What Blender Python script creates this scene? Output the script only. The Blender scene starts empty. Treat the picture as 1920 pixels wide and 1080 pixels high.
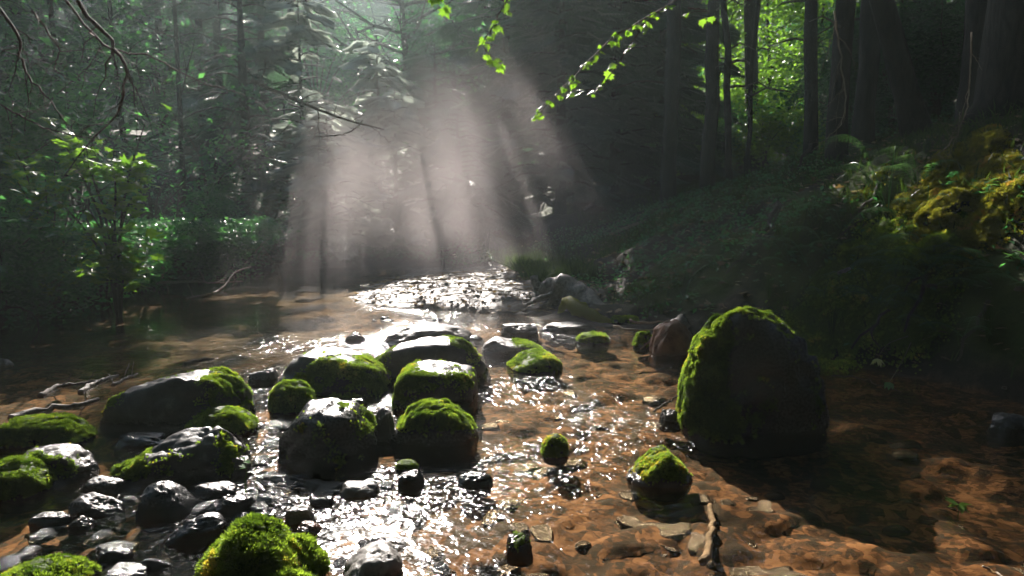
import bpy, math, random
import numpy as np
from mathutils import Vector

R_ = math.radians
PITCH = R_(7.0); CAMZ = 1.5; FPX = 1280.0
SUN_EL = R_(33.0); SUN_AZ = R_(-13.0)            # azimuth measured from +Y towards +X
SUN = np.array([math.sin(SUN_AZ)*math.cos(SUN_EL), math.cos(SUN_AZ)*math.cos(SUN_EL), math.sin(SUN_EL)])

# ------------------------------------------------------------------ camera, sky, sun, exposure
sc = bpy.context.scene
cam_d = bpy.data.cameras.new('camera'); cam = bpy.data.objects.new('camera', cam_d)
sc.collection.objects.link(cam); sc.camera = cam
cam_d.lens = 24; cam_d.sensor_width = 36; cam_d.clip_start = 0.05; cam_d.clip_end = 400
cam.location = (0, 0, CAMZ); cam.rotation_euler = (math.pi/2-PITCH, 0, 0)
w = bpy.data.worlds.new('World'); sc.world = w; w.use_nodes = True
nt = w.node_tree; bg = nt.nodes['Background']
sky = nt.nodes.new('ShaderNodeTexSky'); sky.sky_type = 'NISHITA'; sky.sun_disc = False
sky.sun_elevation = SUN_EL; sky.sun_rotation = SUN_AZ
nt.links.new(sky.outputs[0], bg.inputs[0]); bg.inputs[1].default_value = 0.15
sl = bpy.data.lights.new('sun', 'SUN'); so = bpy.data.objects.new('sun', sl); sc.collection.objects.link(so)
sl.energy = 5.0; sl.angle = R_(0.5); sl.color = (1.0, 0.93, 0.85)
so.rotation_euler = Vector(SUN).to_track_quat('Z', 'Y').to_euler(); so.location = (0, 0, 30)
sc.view_settings.view_transform = 'Standard'; sc.view_settings.look = 'None'
sc.view_settings.exposure = 1.75; sc.view_settings.gamma = 1; sc.view_settings.use_curve_mapping = False
cy = sc.cycles
cy.use_denoising = True; cy.denoising_input_passes = 'RGB_ALBEDO'; cy.max_bounces = 6; cy.diffuse_bounces = 2; cy.glossy_bounces = 2
cy.transmission_bounces = 4; cy.transparent_max_bounces = 8; cy.volume_bounces = 0
cy.caustics_reflective = False; cy.caustics_refractive = False
cy.volume_step_rate = 1.0; cy.volume_max_steps = 96
cy.sample_clamp_indirect = 4.0; cy.sample_clamp_direct = 0

# ------------------------------------------------------------------ helpers
C = sc.collection
rng = np.random.default_rng(7)

def ray(px, py):
    a = (px-960)/FPX; b = (540-py)/FPX
    return np.array([a, math.cos(PITCH)+b*math.sin(PITCH), -math.sin(PITCH)+b*math.cos(PITCH)])
def at(px, py, Y):
    d = ray(px, py); t = Y/d[1]
    return np.array([0, 0, CAMZ])+d*t
def ground(px, py, z=0.0):
    d = ray(px, py); t = (z-CAMZ)/d[2]
    return np.array([0, 0, CAMZ])+d*t

def _h(i, j, k, s):
    n = (i*374761393 + j*668265263 + k*2147483647 + s*1274126177) & 0xffffffff
    n = ((n ^ (n >> 13))*1274126177) & 0xffffffff
    n = n ^ (n >> 16)
    return (n & 0xffff)/65535.0
def vnoise(P, f=1.0, s=0):
    Q = np.asarray(P, float)*f+100.0
    I = np.floor(Q).astype(np.int64); T = Q-I; T = T*T*(3-2*T)
    r = 0
    for a in (0, 1):
        for b in (0, 1):
            for c in (0, 1):
                wgt = (T[:, 0] if a else 1-T[:, 0])*(T[:, 1] if b else 1-T[:, 1])*(T[:, 2] if c else 1-T[:, 2])
                r = r+wgt*_h(I[:, 0]+a, I[:, 1]+b, I[:, 2]+c, s)
    return r*2-1
def fbm(P, f=1.0, o=4, s=0, g=0.5):
    r = 0; a = 1
    for i in range(o):
        r = r+a*vnoise(P, f, s+i*17); f *= 2.03; a *= g
    return r
def ss(x, a, b):
    t = np.clip((x-a)/(b-a), 0, 1); return t*t*(3-2*t)

def make_mesh(name, V, F, mat, parent=None, smooth=True, attr=None, loc=None):
    V = np.ascontiguousarray(V, dtype=np.float32); F = np.ascontiguousarray(F, dtype=np.int32)
    me = bpy.data.meshes.new(name)
    me.vertices.add(len(V)); me.vertices.foreach_set('co', V.ravel())
    k = F.shape[1]; me.loops.add(F.size); me.loops.foreach_set('vertex_index', F.ravel())
    me.polygons.add(len(F))
    me.polygons.foreach_set('loop_start', np.arange(0, F.size, k, dtype=np.int32))
    me.polygons.foreach_set('loop_total', np.full(len(F), k, dtype=np.int32))
    me.polygons.foreach_set('use_smooth', np.full(len(F), smooth))
    if attr:
        for an, av in attr.items():
            if av.ndim == 1:
                at_ = me.attributes.new(an, 'FLOAT', 'POINT'); at_.data.foreach_set('value', av.astype(np.float32))
            else:
                at_ = me.attributes.new(an, 'FLOAT_COLOR', 'POINT')
                at_.data.foreach_set('color', np.c_[av, np.ones(len(av))].astype(np.float32).ravel())
    me.update(); me.validate()
    if mat: me.materials.append(mat)
    o = bpy.data.objects.new(name, me); C.objects.link(o)
    if parent is not None: o.parent = parent
    return o
def tag(o, label=None, cat=None, group=None, kind=None):
    if label: o['label'] = label
    if cat: o['category'] = cat
    if group: o['group'] = group
    if kind: o['kind'] = kind
    return o
def empty(name, loc, label, cat, group=None):
    o = bpy.data.objects.new(name, None); C.objects.link(o); o.location = tuple(loc); o.empty_display_size = .1
    return tag(o, label, cat, group)

class MB:
    """gathers triangles of one part"""
    def __init__(s): s.V = []; s.F = []; s.A = []; s.n = 0
    def add(s, V, F, a=0.5):
        V = np.asarray(V, float); F = np.asarray(F, int)
        if len(V) == 0: return s
        s.V.append(V); s.F.append(F+s.n); s.n += len(V)
        s.A.append(np.full(len(V), a) if np.isscalar(a) else np.asarray(a)); return s
    def build(s, name, mat, parent=None, smooth=True, origin=None):
        V = np.concatenate(s.V); 
        if origin is not None: V = V-np.asarray(origin)
        return make_mesh(name, V, np.concatenate(s.F), mat, parent, smooth, {'v': np.concatenate(s.A)})

def tube(pts, radii, n=7, rough=0.0, cap=True, seed=0):
    P = np.asarray(pts, float); m = len(P); rad = np.broadcast_to(np.asarray(radii, float), (m,))
    T = np.gradient(P, axis=0); T /= np.linalg.norm(T, axis=1)[:, None]+1e-9
    up = np.array([0.13, 0.21, 1.0]) if abs(T[0][2]) < .8 else np.array([1.0, .2, .1])
    A = np.cross(T, up); A /= np.linalg.norm(A, axis=1)[:, None]+1e-9; B = np.cross(T, A)
    th = np.linspace(0, 2*math.pi, n, endpoint=False)
    V = P[:, None, :]+rad[:, None, None]*(np.cos(th)[None, :, None]*A[:, None, :]+np.sin(th)[None, :, None]*B[:, None, :])
    V = V.reshape(-1, 3)
    if rough: 
        d = V-np.repeat(P, n, 0); V = V+d*(rough*fbm(V, 1.2/max(rad.max(), .01), 3, seed))[:, None]
    i = np.arange(m-1)[:, None]*n; j = np.arange(n)[None, :]; k = (j+1) % n
    a = i+j; b = i+k; c = i+n+k; d = i+n+j
    F = np.concatenate([np.stack([a, b, c], -1).reshape(-1, 3), np.stack([a, c, d], -1).reshape(-1, 3)])
    if cap:
        e0 = len(V); V = np.concatenate([V, P[:1], P[-1:]])
        jj = np.arange(n); kk = (jj+1) % n
        F = np.concatenate([F, np.stack([np.full(n, e0), kk, jj], -1), np.stack([np.full(n, e0+1), (m-1)*n+jj, (m-1)*n+kk], -1)])
    return V, F
def smooth_path(pts, n=16, jit=0.0, seed=0):
    P = np.asarray(pts, float); t = np.linspace(0, len(P)-1, n); i = np.clip(t.astype(int), 0, len(P)-2); f = (t-i)[:, None]
    p0 = P[np.clip(i-1, 0, len(P)-1)]; p1 = P[i]; p2 = P[i+1]; p3 = P[np.clip(i+2, 0, len(P)-1)]
    Q = 0.5*((2*p1)+(-p0+p2)*f+(2*p0-5*p1+4*p2-p3)*f**2+(-p0+3*p1-3*p2+p3)*f**3)
    if jit:
        r = np.random.default_rng(seed); Q = Q+r.normal(0, jit, Q.shape)*np.sin(np.linspace(0.3, math.pi-.1, n))[:, None]
    return Q
def frames(N, spin):
    """rotation matrices whose z axis is N, spun about it"""
    N = N/np.linalg.norm(N, axis=1)[:, None]
    up = np.where(np.abs(N[:, 2:3]) < .9, np.array([[0, 0, 1.]]), np.array([[1., 0, 0]]))
    A = np.cross(up, N); A /= np.linalg.norm(A, axis=1)[:, None]; B = np.cross(N, A)
    c = np.cos(spin)[:, None]; s = np.sin(spin)[:, None]
    return np.stack([A*c+B*s, -A*s+B*c, N], -1)
def frames_dir(D, U):
    """y axis along D, z axis near U"""
    D = D/np.linalg.norm(D, axis=1)[:, None]; X = np.cross(D, U); X /= np.linalg.norm(X, axis=1)[:, None]+1e-9
    return np.stack([X, D, np.cross(X, D)], -1)
def scatter(tv, tf, P, M, S):
    n = len(P); S = np.asarray(S)
    if S.ndim == 1: S = S[:, None, None]
    else: S = S[:, None, :]
    V = np.einsum('nij,nmj->nmi', M, tv[None]*S)+P[:, None, :]
    F = tf[None]+(np.arange(n)*len(tv))[:, None, None]
    return V.reshape(-1, 3), F.reshape(-1, 3)

# ------------------------------------------------------------------ materials
def mat(name):
    m = bpy.data.materials.new(name); m.use_nodes = True
    return m, m.node_tree, m.node_tree.nodes, m.node_tree.links, m.node_tree.nodes['Principled BSDF']
def noise_node(N, L, scale, detail=6, rough=.6, coord=None, dist=0):
    t = N.new('ShaderNodeTexNoise'); t.inputs['Scale'].default_value = scale; t.inputs['Detail'].default_value = detail
    t.inputs['Roughness'].default_value = rough; t.inputs['Distortion'].default_value = dist
    if coord: L.new(coord, t.inputs['Vector'])
    return t
def ramp(N, L, src, stops):
    r = N.new('ShaderNodeValToRGB'); e = r.color_ramp.elements
    while len(e) < len(stops): e.new(0.5)
    for k, (p, c) in enumerate(stops):
        e[k].position = p; e[k].color = (*c, 1) if len(c) == 3 else c
    L.new(src, r.inputs[0]); return r
def leaf_mat(name, dark, light, trans=0.5, rough=0.45, spec=0.5, third=None, glow=(1.5, 1.6, .8)):
    m, t, N, L, b = mat(name)
    a = N.new('ShaderNodeAttribute'); a.attribute_name = 'v'
    stops = [(0.0, dark), (0.8, light)] + ([(1.0, third)] if third else [])
    r = ramp(N, L, a.outputs['Fac'], stops)
    L.new(r.outputs[0], b.inputs['Base Color']); b.inputs['Roughness'].default_value = rough
    b.inputs['Specular IOR Level'].default_value = spec
    tr = N.new('ShaderNodeBsdfTranslucent'); 
    g = N.new('ShaderNodeMixRGB'); g.blend_type = 'MULTIPLY'; g.inputs[0].default_value = 1; g.inputs[2].default_value = (*glow, 1)
    L.new(r.outputs[0], g.inputs[1]); L.new(g.outputs[0], tr.inputs[0])
    mx = N.new('ShaderNodeMixShader'); mx.inputs[0].default_value = trans
    L.new(b.outputs[0], mx.inputs[1]); L.new(tr.outputs[0], mx.inputs[2])
    L.new(mx.outputs[0], N['Material Output'].inputs[0]); return m
def bark_mat(name, c1, c2, scale=9, rough=.85, bump=.5, stretch=(1, 1, .25)):
    m, t, N, L, b = mat(name)
    g = N.new('ShaderNodeTexCoord'); mp = N.new('ShaderNodeMapping'); mp.inputs['Scale'].default_value = stretch
    L.new(g.outputs['Object'], mp.inputs[0])
    n = noise_node(N, L, scale, 8, .7, mp.outputs[0], .6)
    r = ramp(N, L, n.outputs[0], [(.35, c1), (.65, c2)])
    L.new(r.outputs[0], b.inputs['Base Color']); b.inputs['Roughness'].default_value = rough
    bp = N.new('ShaderNodeBump'); bp.inputs['Strength'].default_value = bump; bp.inputs['Distance'].default_value = .03
    L.new(n.outputs[0], bp.inputs['Height']); L.new(bp.outputs[0], b.inputs['Normal']); return m
def stone_mat(name, c1, c2, c3=None, rough=.35, scale=4.0, bump=.6, spec=.5):
    m, t, N, L, b = mat(name)
    g = N.new('ShaderNodeTexCoord')
    n = noise_node(N, L, scale, 9, .65, g.outputs['Object'], .4); n2 = noise_node(N, L, scale*14, 6, .7, g.outputs['Object'])
    mx = N.new('ShaderNodeMath'); mx.operation = 'MULTIPLY_ADD'; mx.inputs[1].default_value = .3
    L.new(n2.outputs[0], mx.inputs[0]); L.new(n.outputs[0], mx.inputs[2])
    st = [(.45, c1), (.75, c2)] + ([(.92, c3)] if c3 else [])
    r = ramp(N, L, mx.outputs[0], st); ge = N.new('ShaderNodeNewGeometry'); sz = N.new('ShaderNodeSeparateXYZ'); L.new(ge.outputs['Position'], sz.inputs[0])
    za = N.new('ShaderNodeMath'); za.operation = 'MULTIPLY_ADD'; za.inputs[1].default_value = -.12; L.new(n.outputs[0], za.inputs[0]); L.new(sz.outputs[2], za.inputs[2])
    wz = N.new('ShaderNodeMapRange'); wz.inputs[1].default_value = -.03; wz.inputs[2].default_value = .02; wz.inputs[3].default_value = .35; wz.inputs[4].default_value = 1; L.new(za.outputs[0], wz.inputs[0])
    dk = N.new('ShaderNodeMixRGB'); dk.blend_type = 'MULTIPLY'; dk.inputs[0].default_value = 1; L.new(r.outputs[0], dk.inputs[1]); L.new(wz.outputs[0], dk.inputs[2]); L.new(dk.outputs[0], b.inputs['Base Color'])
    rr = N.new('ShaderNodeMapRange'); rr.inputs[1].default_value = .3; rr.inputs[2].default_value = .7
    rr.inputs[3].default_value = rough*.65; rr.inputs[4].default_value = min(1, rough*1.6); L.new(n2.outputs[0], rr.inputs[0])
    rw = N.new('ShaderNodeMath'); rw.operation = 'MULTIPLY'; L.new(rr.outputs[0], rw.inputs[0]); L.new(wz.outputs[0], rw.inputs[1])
    L.new(rw.outputs[0], b.inputs['Roughness']); b.inputs['Specular IOR Level'].default_value = spec
    bp = N.new('ShaderNodeBump'); bp.inputs['Strength'].default_value = bump; bp.inputs['Distance'].default_value = .02
    L.new(mx.outputs[0], bp.inputs['Height']); L.new(bp.outputs[0], b.inputs['Normal']); return m

M_moss = leaf_mat('moss_green', (.04, .075, .01), (.21, .29, .045), .6, .6, .3, (.40, .30, .06))
M_moss_gold = leaf_mat('moss_gold', (.08, .08, .01), (.25, .235, .045), .5, .6, .3, (.36, .18, .06))
M_mossbase = leaf_mat('moss_under', (.015, .022, .006), (.03, .045, .01), .1, .9, .1)
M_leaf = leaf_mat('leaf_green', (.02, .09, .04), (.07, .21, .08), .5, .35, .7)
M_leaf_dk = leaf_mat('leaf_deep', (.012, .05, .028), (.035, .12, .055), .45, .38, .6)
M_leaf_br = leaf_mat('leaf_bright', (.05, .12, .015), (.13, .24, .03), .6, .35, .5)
M_con = leaf_mat('conifer_sunlit_pale', (.14, .16, .14), (.38, .41, .37), .5, .33, 1.0, None, (1.15, 1.2, 1.1))  # needles paled so the backlit sun sheen is in the colour
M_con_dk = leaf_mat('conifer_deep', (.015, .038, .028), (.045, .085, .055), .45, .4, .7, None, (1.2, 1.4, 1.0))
M_fern = leaf_mat('fern_green', (.03, .08, .03), (.08, .18, .06), .5, .35, .6)
M_grass = leaf_mat('grass_blade', (.012, .03, .008), (.05, .08, .02), .5, .5, .3)
M_dry = leaf_mat('dry_leaf', (.08, .04, .02), (.24, .15, .08), .3, .55, .4, (.4, .33, .24))
M_pale = leaf_mat('pale_petal', (.35, .38, .3), (.6, .62, .5), .4, .5, .4)
M_bark = bark_mat('bark_dark', (.006, .005, .004), (.032, .024, .018), 12, .9, 1.0)
M_twig = bark_mat('twig_bark', (.03, .022, .018), (.09, .07, .055), 30)
M_twig_pale = bark_mat('twig_pale', (.12, .09, .06), (.3, .24, .18), 30)
M_wood = bark_mat('weathered_wood', (.06, .045, .035), (.26, .21, .17), 14, .5, .8, (1, 1, 1))
M_birch = bark_mat('birch_bark', (.04, .035, .03), (.34, .32, .29), 16, .6, .4, (1, 1, 1))
M_rock_wet = stone_mat('rock_wet_dark', (.008, .008, .009), (.028, .027, .031), (.07, .07, .07), .25)
M_rock = stone_mat('rock_grey', (.014, .013, .013), (.06, .055, .055), (.16, .15, .14), .4, 5)
M_rock_pale = stone_mat('rock_pale', (.08, .075, .07), (.26, .24, .22), (.4, .38, .35), .4, 6)
M_rock_brown = stone_mat('rock_brown', (.018, .010, .006), (.07, .038, .02), (.14, .09, .055), .5, 5)
M_rock_red = stone_mat('rock_red', (.08, .035, .02), (.26, .12, .07), (.4, .24, .16), .55, 5)

def ground_material():
    m, t, N, L, b = mat('forest_floor')
    g = N.new('ShaderNodeNewGeometry'); a = N.new('ShaderNodeAttribute'); a.attribute_name = 'zone'
    sp = N.new('ShaderNodeSeparateColor'); L.new(a.outputs['Color'], sp.inputs[0])
    pos = g.outputs['Position']
    n1 = noise_node(N, L, 2.6, 9, .68, pos, .2); n2 = noise_node(N, L, 22, 7, .7, pos, .1)
    ad = N.new('ShaderNodeMath'); ad.operation = 'MULTIPLY_ADD'; ad.inputs[1].default_value = .5
    L.new(n2.outputs[0], ad.inputs[0]); L.new(n1.outputs[0], ad.inputs[2])
    soil = ramp(N, L, ad.outputs[0], [(.5, (.012, .009, .007)), (.75, (.03, .022, .016)), (.95, (.07, .05, .035))])
    wp = N.new('ShaderNodeVectorMath'); wp.operation = 'MULTIPLY_ADD'; wp.inputs[1].default_value = (.12, .12, 0); L.new(n1.outputs['Color'], wp.inputs[0]); L.new(pos, wp.inputs[2])
    vo = N.new('ShaderNodeTexVoronoi'); vo.inputs['Scale'].default_value = 11; L.new(wp.outputs[0], vo.inputs['Vector'])
    vo2 = N.new('ShaderNodeTexVoronoi'); vo2.inputs['Scale'].default_value = 31; L.new(wp.outputs[0], vo2.inputs['Vector'])
    sv = N.new('ShaderNodeSeparateColor'); L.new(vo.outputs['Color'], sv.inputs[0]); sv2 = N.new('ShaderNodeSeparateColor'); L.new(vo2.outputs['Color'], sv2.inputs[0])
    q1 = N.new('ShaderNodeMath'); q1.operation = 'MULTIPLY_ADD'; q1.inputs[1].default_value = .36; L.new(sv.outputs[0], q1.inputs[0]); L.new(ad.outputs[0], q1.inputs[2])
    q2 = N.new('ShaderNodeMath'); q2.operation = 'MULTIPLY_ADD'; q2.inputs[1].default_value = .3; L.new(sv2.outputs[1], q2.inputs[0]); L.new(q1.outputs[0], q2.inputs[2])
    q3 = N.new('ShaderNodeMath'); q3.operation = 'MULTIPLY_ADD'; q3.inputs[1].default_value = 1.5; q3.inputs[2].default_value = -.95; L.new(q2.outputs[0], q3.inputs[0])
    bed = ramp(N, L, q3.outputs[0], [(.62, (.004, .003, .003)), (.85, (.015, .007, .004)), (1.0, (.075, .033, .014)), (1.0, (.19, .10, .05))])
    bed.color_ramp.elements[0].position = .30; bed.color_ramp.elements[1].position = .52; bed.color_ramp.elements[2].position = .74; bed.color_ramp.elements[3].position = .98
    mud = ramp(N, L, ad.outputs[0], [(.55, (.012, .008, .007)), (.68, (.04, .028, .021)), (.9, (.12, .088, .065))])
    mos = ramp(N, L, ad.outputs[0], [(.5, (.012, .022, .006)), (.9, (.06, .085, .015))])
    prev = soil.outputs[0]
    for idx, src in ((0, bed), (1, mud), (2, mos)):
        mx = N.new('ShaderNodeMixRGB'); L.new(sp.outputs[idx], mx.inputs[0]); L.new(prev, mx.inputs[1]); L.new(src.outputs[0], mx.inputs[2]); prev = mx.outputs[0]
    L.new(prev, b.inputs['Base Color'])
    rg = N.new('ShaderNodeMapRange'); rg.inputs[3].default_value = .85; rg.inputs[4].default_value = .5; L.new(sp.outputs[1], rg.inputs[0]); b.inputs['Specular IOR Level'].default_value = .3
    L.new(rg.outputs[0], b.inputs['Roughness'])
    bp = N.new('ShaderNodeBump'); bp.inputs['Strength'].default_value = .6; bp.inputs['Distance'].default_value = .012
    hh = N.new('ShaderNodeMath'); hh.operation = 'MULTIPLY_ADD'; hh.inputs[1].default_value = -.5; L.new(vo.outputs['Distance'], hh.inputs[0]); L.new(ad.outputs[0], hh.inputs[2])
    bs = N.new('ShaderNodeMapRange'); bs.inputs[3].default_value = 5.0; bs.inputs[4].default_value = 1.0; L.new(sp.outputs[0], bs.inputs[0]); hb = N.new('ShaderNodeMath'); hb.operation = 'MULTIPLY'; L.new(hh.outputs[0], hb.inputs[0]); L.new(bs.outputs[0], hb.inputs[1])
    L.new(hb.outputs[0], bp.inputs['Height']); L.new(bp.outputs[0], b.inputs['Normal']); return m
def water_material():
    m, t, N, L, b = mat('stream_water'); N.remove(b)
    g = N.new('ShaderNodeNewGeometry'); pos = g.outputs['Position']
    a = N.new('ShaderNodeAttribute'); a.attribute_name = 'v'
    mp = N.new('ShaderNodeMapping'); mp.inputs['Rotation'].default_value = (0, 0, R_(25)); mp.inputs['Scale'].default_value = (1, 1.5, 1)
    L.new(pos, mp.inputs[0])
    n1 = noise_node(N, L, 8.0, 2, .5, mp.outputs[0], .8); n2 = noise_node(N, L, 24, 1, .5, mp.outputs[0], .4)
    ad = N.new('ShaderNodeMath'); ad.operation = 'MULTIPLY_ADD'; ad.inputs[1].default_value = .28
    L.new(n2.outputs[0], ad.inputs[0]); L.new(n1.outputs[0], ad.inputs[2])
    ml = N.new('ShaderNodeMath'); ml.operation = 'MULTIPLY'; L.new(ad.outputs[0], ml.inputs[0]); L.new(a.outputs['Fac'], ml.inputs[1])
    bp = N.new('ShaderNodeBump'); bp.inputs['Strength'].default_value = 1; bp.inputs['Distance'].default_value = .019
    L.new(ml.outputs[0], bp.inputs['Height'])
    lw = N.new('ShaderNodeLayerWeight'); lw.inputs[0].default_value = .5; L.new(bp.outputs[0], lw.inputs['Normal'])
    pw = N.new('ShaderNodeMath'); pw.operation = 'POWER'; pw.inputs[1].default_value = 5; L.new(lw.outputs['Facing'], pw.inputs[0])
    fr = N.new('ShaderNodeMath'); fr.operation = 'MULTIPLY_ADD'; fr.inputs[1].default_value = .98; fr.inputs[2].default_value = .02; L.new(pw.outputs[0], fr.inputs[0])
    gl = N.new('ShaderNodeBsdfGlossy'); gl.inputs['Roughness'].default_value = .09; L.new(bp.outputs[0], gl.inputs['Normal'])
    tr = N.new('ShaderNodeBsdfTransparent'); tr.inputs[0].default_value = (.88, .77, .6, 1)
    mx = N.new('ShaderNodeMixShader'); L.new(fr.outputs[0], mx.inputs[0]); L.new(tr.outputs[0], mx.inputs[1]); L.new(gl.outputs[0], mx.inputs[2])
    L.new(mx.outputs[0], N['Material Output'].inputs[0]); return m

# ------------------------------------------------------------------ terrain
YR = [-8, 4, 5, 6, 7, 8, 9.2, 9.8, 10.3, 11, 13, 15, 17, 20]
XR = [5, 4.3, 3.9, 3.35, 2.4, 1.6, .35, -1.6, -2.4, -2.8, -2.7, -2.2, -3.2, -5]
YH = [-8, 4, 5, 6, 7, 8, 9.2, 10.5, 12, 15, 18, 22, 40]
XH = [5, 4.4, 4.0, 3.45, 2.5, 1.75, 1.3, .9, .6, .2, -1.2, -3, -5]
YL = [-8, 3, 5, 7.5, 9, 10.5, 12, 14, 16, 18, 20]
XL = [-6, -5.5, -5.6, -7.2, -6.9, -6.5, -6.6, -6.0, -4.8, -4.0, -3.5]
def H(x, y, fine=True):
    x = np.atleast_1d(np.asarray(x, float)); y = np.atleast_1d(np.asarray(y, float))
    P = np.stack([x, y, np.zeros_like(x)], -1)
    wob = .18*vnoise(P, 1.1, 3)
    dr = x-np.interp(y, YR, XR)+wob; dl = np.interp(y, YL, XL)-x+wob; df = y-16.5+.8*wob
    dh = x-np.interp(y, YH, XH)
    dd = np.maximum(np.maximum(dr, dl), df)                       # <0 in the water
    z = -.11*ss(-dd, -.05, .9)+.03*ss(dd, 0, .2)
    z = z+.09*np.clip(dr, 0, 3)*ss(y, 8.8, 10)*(1-ss(dh, 0, .4))
    k = np.interp(y, [4, 6, 7, 8, 10, 13, 17], [1.5, 1.5, 1.0, .85, .6, .62, .45])
    cap = np.interp(y, [4, 8, 11, 14, 17, 30], [6.5, 6.2, 4.8, 3.7, 2.6, 3.0])
    hp = np.maximum(dh, 0); z = z+cap*(1-np.exp(-k*hp/cap*1.05))
    lp = np.maximum(dl, 0); z = z+3.0*(1-np.exp(-.55*lp/3.0))
    fp = np.maximum(df, 0)*(1-ss(dh, -1, 2)*.8); z = z+4*(1-np.exp(-.18*fp/4))
    z = z+22*ss(y, 34, 80)+20*ss(-x, 16, 50)+22*ss(x, 12, 45)+20*ss(-y, 7, 34)  # slopes beside and behind the viewer added to block low sky light
    if fine:
        land = ss(dd, -.1, .5)
        z = z+land*(.16*fbm(P, .9, 4, 5))*(1-.75*ss(y, 8.8, 10)*(1-ss(dh, 0, .8))*(dr > 0))
        bedm = 1-land
        z = z+bedm*(.014*fbm(P, 4.5, 2, 9)+.035*vnoise(P, 1.6, 8))
        z = z+land*.025*fbm(P, 6, 3, 11)+ss(dd, 0, .3)*ss(y, 8.8, 9.6)*(1-ss(dh, -.2, .4))*(.03*fbm(P*[1, 1.8, 1]+3.3, 2.9, 5, 19, .6)-.012)
    return z
def cobble(x, y, f, s):
    X = x*f+50; Y = y*f+50; I = np.floor(X).astype(np.int64); J = np.floor(Y).astype(np.int64); best = np.full(len(X), 9.); hv = np.zeros(len(X)); O = np.zeros_like(I)
    for a in (-1, 0, 1):
        for b in (-1, 0, 1):
            i, j = I+a, J+b; cx = i+_h(i, j, O, s); cy_ = j+_h(i, j, O, s+5); d = np.hypot((X-cx)*1.0, (Y-cy_)*1.25); k = d < best; hv = np.where(k, _h(i, j, O, s+9), hv); best = np.minimum(best, d)
    return hv*np.sqrt(np.clip(1-(best/.62)**2, 0, 1))
def hit(px, py, tmax=45):
    d = ray(px, py); t = np.linspace(1.5, tmax, 1500); P = np.array([0, 0, CAMZ])+d*t[:, None]
    g = np.maximum(H(P[:, 0], P[:, 1]), 0.0); k = np.argmax(P[:, 2] <= g)
    return P[k] if P[k][2] <= g[k] else P[-1]
def ground_z(x, y): return float(H(x, y)[0])

def grid(xs, ys):
    X, Y = np.meshgrid(xs, ys); n, m = len(xs), len(ys)
    i = np.arange(m-1)[:, None]*n; j = np.arange(n-1)[None, :]
    a = i+j; F = np.stack([a, a+1, a+n+1, a+n], -1).reshape(-1, 4)
    return X.ravel(), Y.ravel(), F
xs = np.concatenate([np.linspace(-70, -14, 40), np.arange(-13.9, -5, .12), np.arange(-5, 5, .03), np.arange(5, 6, .06), np.arange(6, 14, .12), np.linspace(14.2, 60, 30)])
ys = np.concatenate([np.linspace(-45, 0, 30), np.arange(.5, 2, .12), np.arange(2, 7, .025), np.arange(7, 12, .045), np.arange(12, 22, .1), np.linspace(22.2, 84, 50)])
X, Y, F = grid(xs, ys); Z = H(X, Y)
near = (1-ss(Z, -.06, -.01))*(1-ss(Y, 9, 12)); Z = Z+near*(.05*cobble(X, Y, 3.6, 3)+.015*cobble(X, Y, 9, 4)-.01)
P3 = np.stack([X, Y, np.zeros_like(X)], -1)
dr = X-np.interp(Y, YR, XR); dh = X-np.interp(Y, YH, XH); dl = np.interp(Y, YL, XL)-X
bedz = (1-ss(Z, -.03, .02))*(1-.85*ss(Y, 5.6, 7.5)*(1-ss(X+.25*(Y-8), -3.0, -1.2)))  # bed colour fades to dark soil in the left pool, standing in for shade
mudz = ss(dr, -.1, .1)*(1-ss(dh, -.2, .5))*ss(Y, 8.8, 9.6)*(1-ss(Y, 14, 17))*ss(Z, -.03, .02)
mosz = ss(fbm(P3, .8, 3, 21), -.25, .35)*ss(Z, .1, .4)*.9
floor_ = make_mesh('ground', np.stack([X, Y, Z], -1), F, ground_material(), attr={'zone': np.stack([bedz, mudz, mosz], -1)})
tag(floor_, kind='structure')
xs = np.arange(-16, 8, .1); ys = np.arange(-8, 19, .1); X, Y, F = grid(xs, ys)
P3 = np.stack([X, Y, np.zeros_like(X)], -1)
calm = .12+.88*ss(X+.55*np.clip(Y-6, 0, 9)*-1, -3.2, -.6)*(1-ss(Y, 9, 11)*.6)
calm = np.clip(.1+.9*(1-ss(Y, 6.6, 8.6)*(1-ss(X+.3*(Y-9), -2.6, -1.2)))-.3*ss(Y, 12, 13), .1, 1)*(1+.3*fbm(P3, .9, 2, 31))
water = make_mesh('water', np.stack([X, Y, np.zeros_like(X)], -1), F, water_material(), attr={'v': np.clip(calm*(1+1.7*ss(X, -.5, .5)*(1-ss(X, 1.3, 1.9)*.9)*ss(Y, 3, 3.8)*(1-ss(Y, 9, 10)))*np.clip(.8+1.0*vnoise(P3, 1.1, 33)+.4*vnoise(P3, 3, 35), .22, 1.6), .06, 4)})
tag(water, kind='structure')

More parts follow.
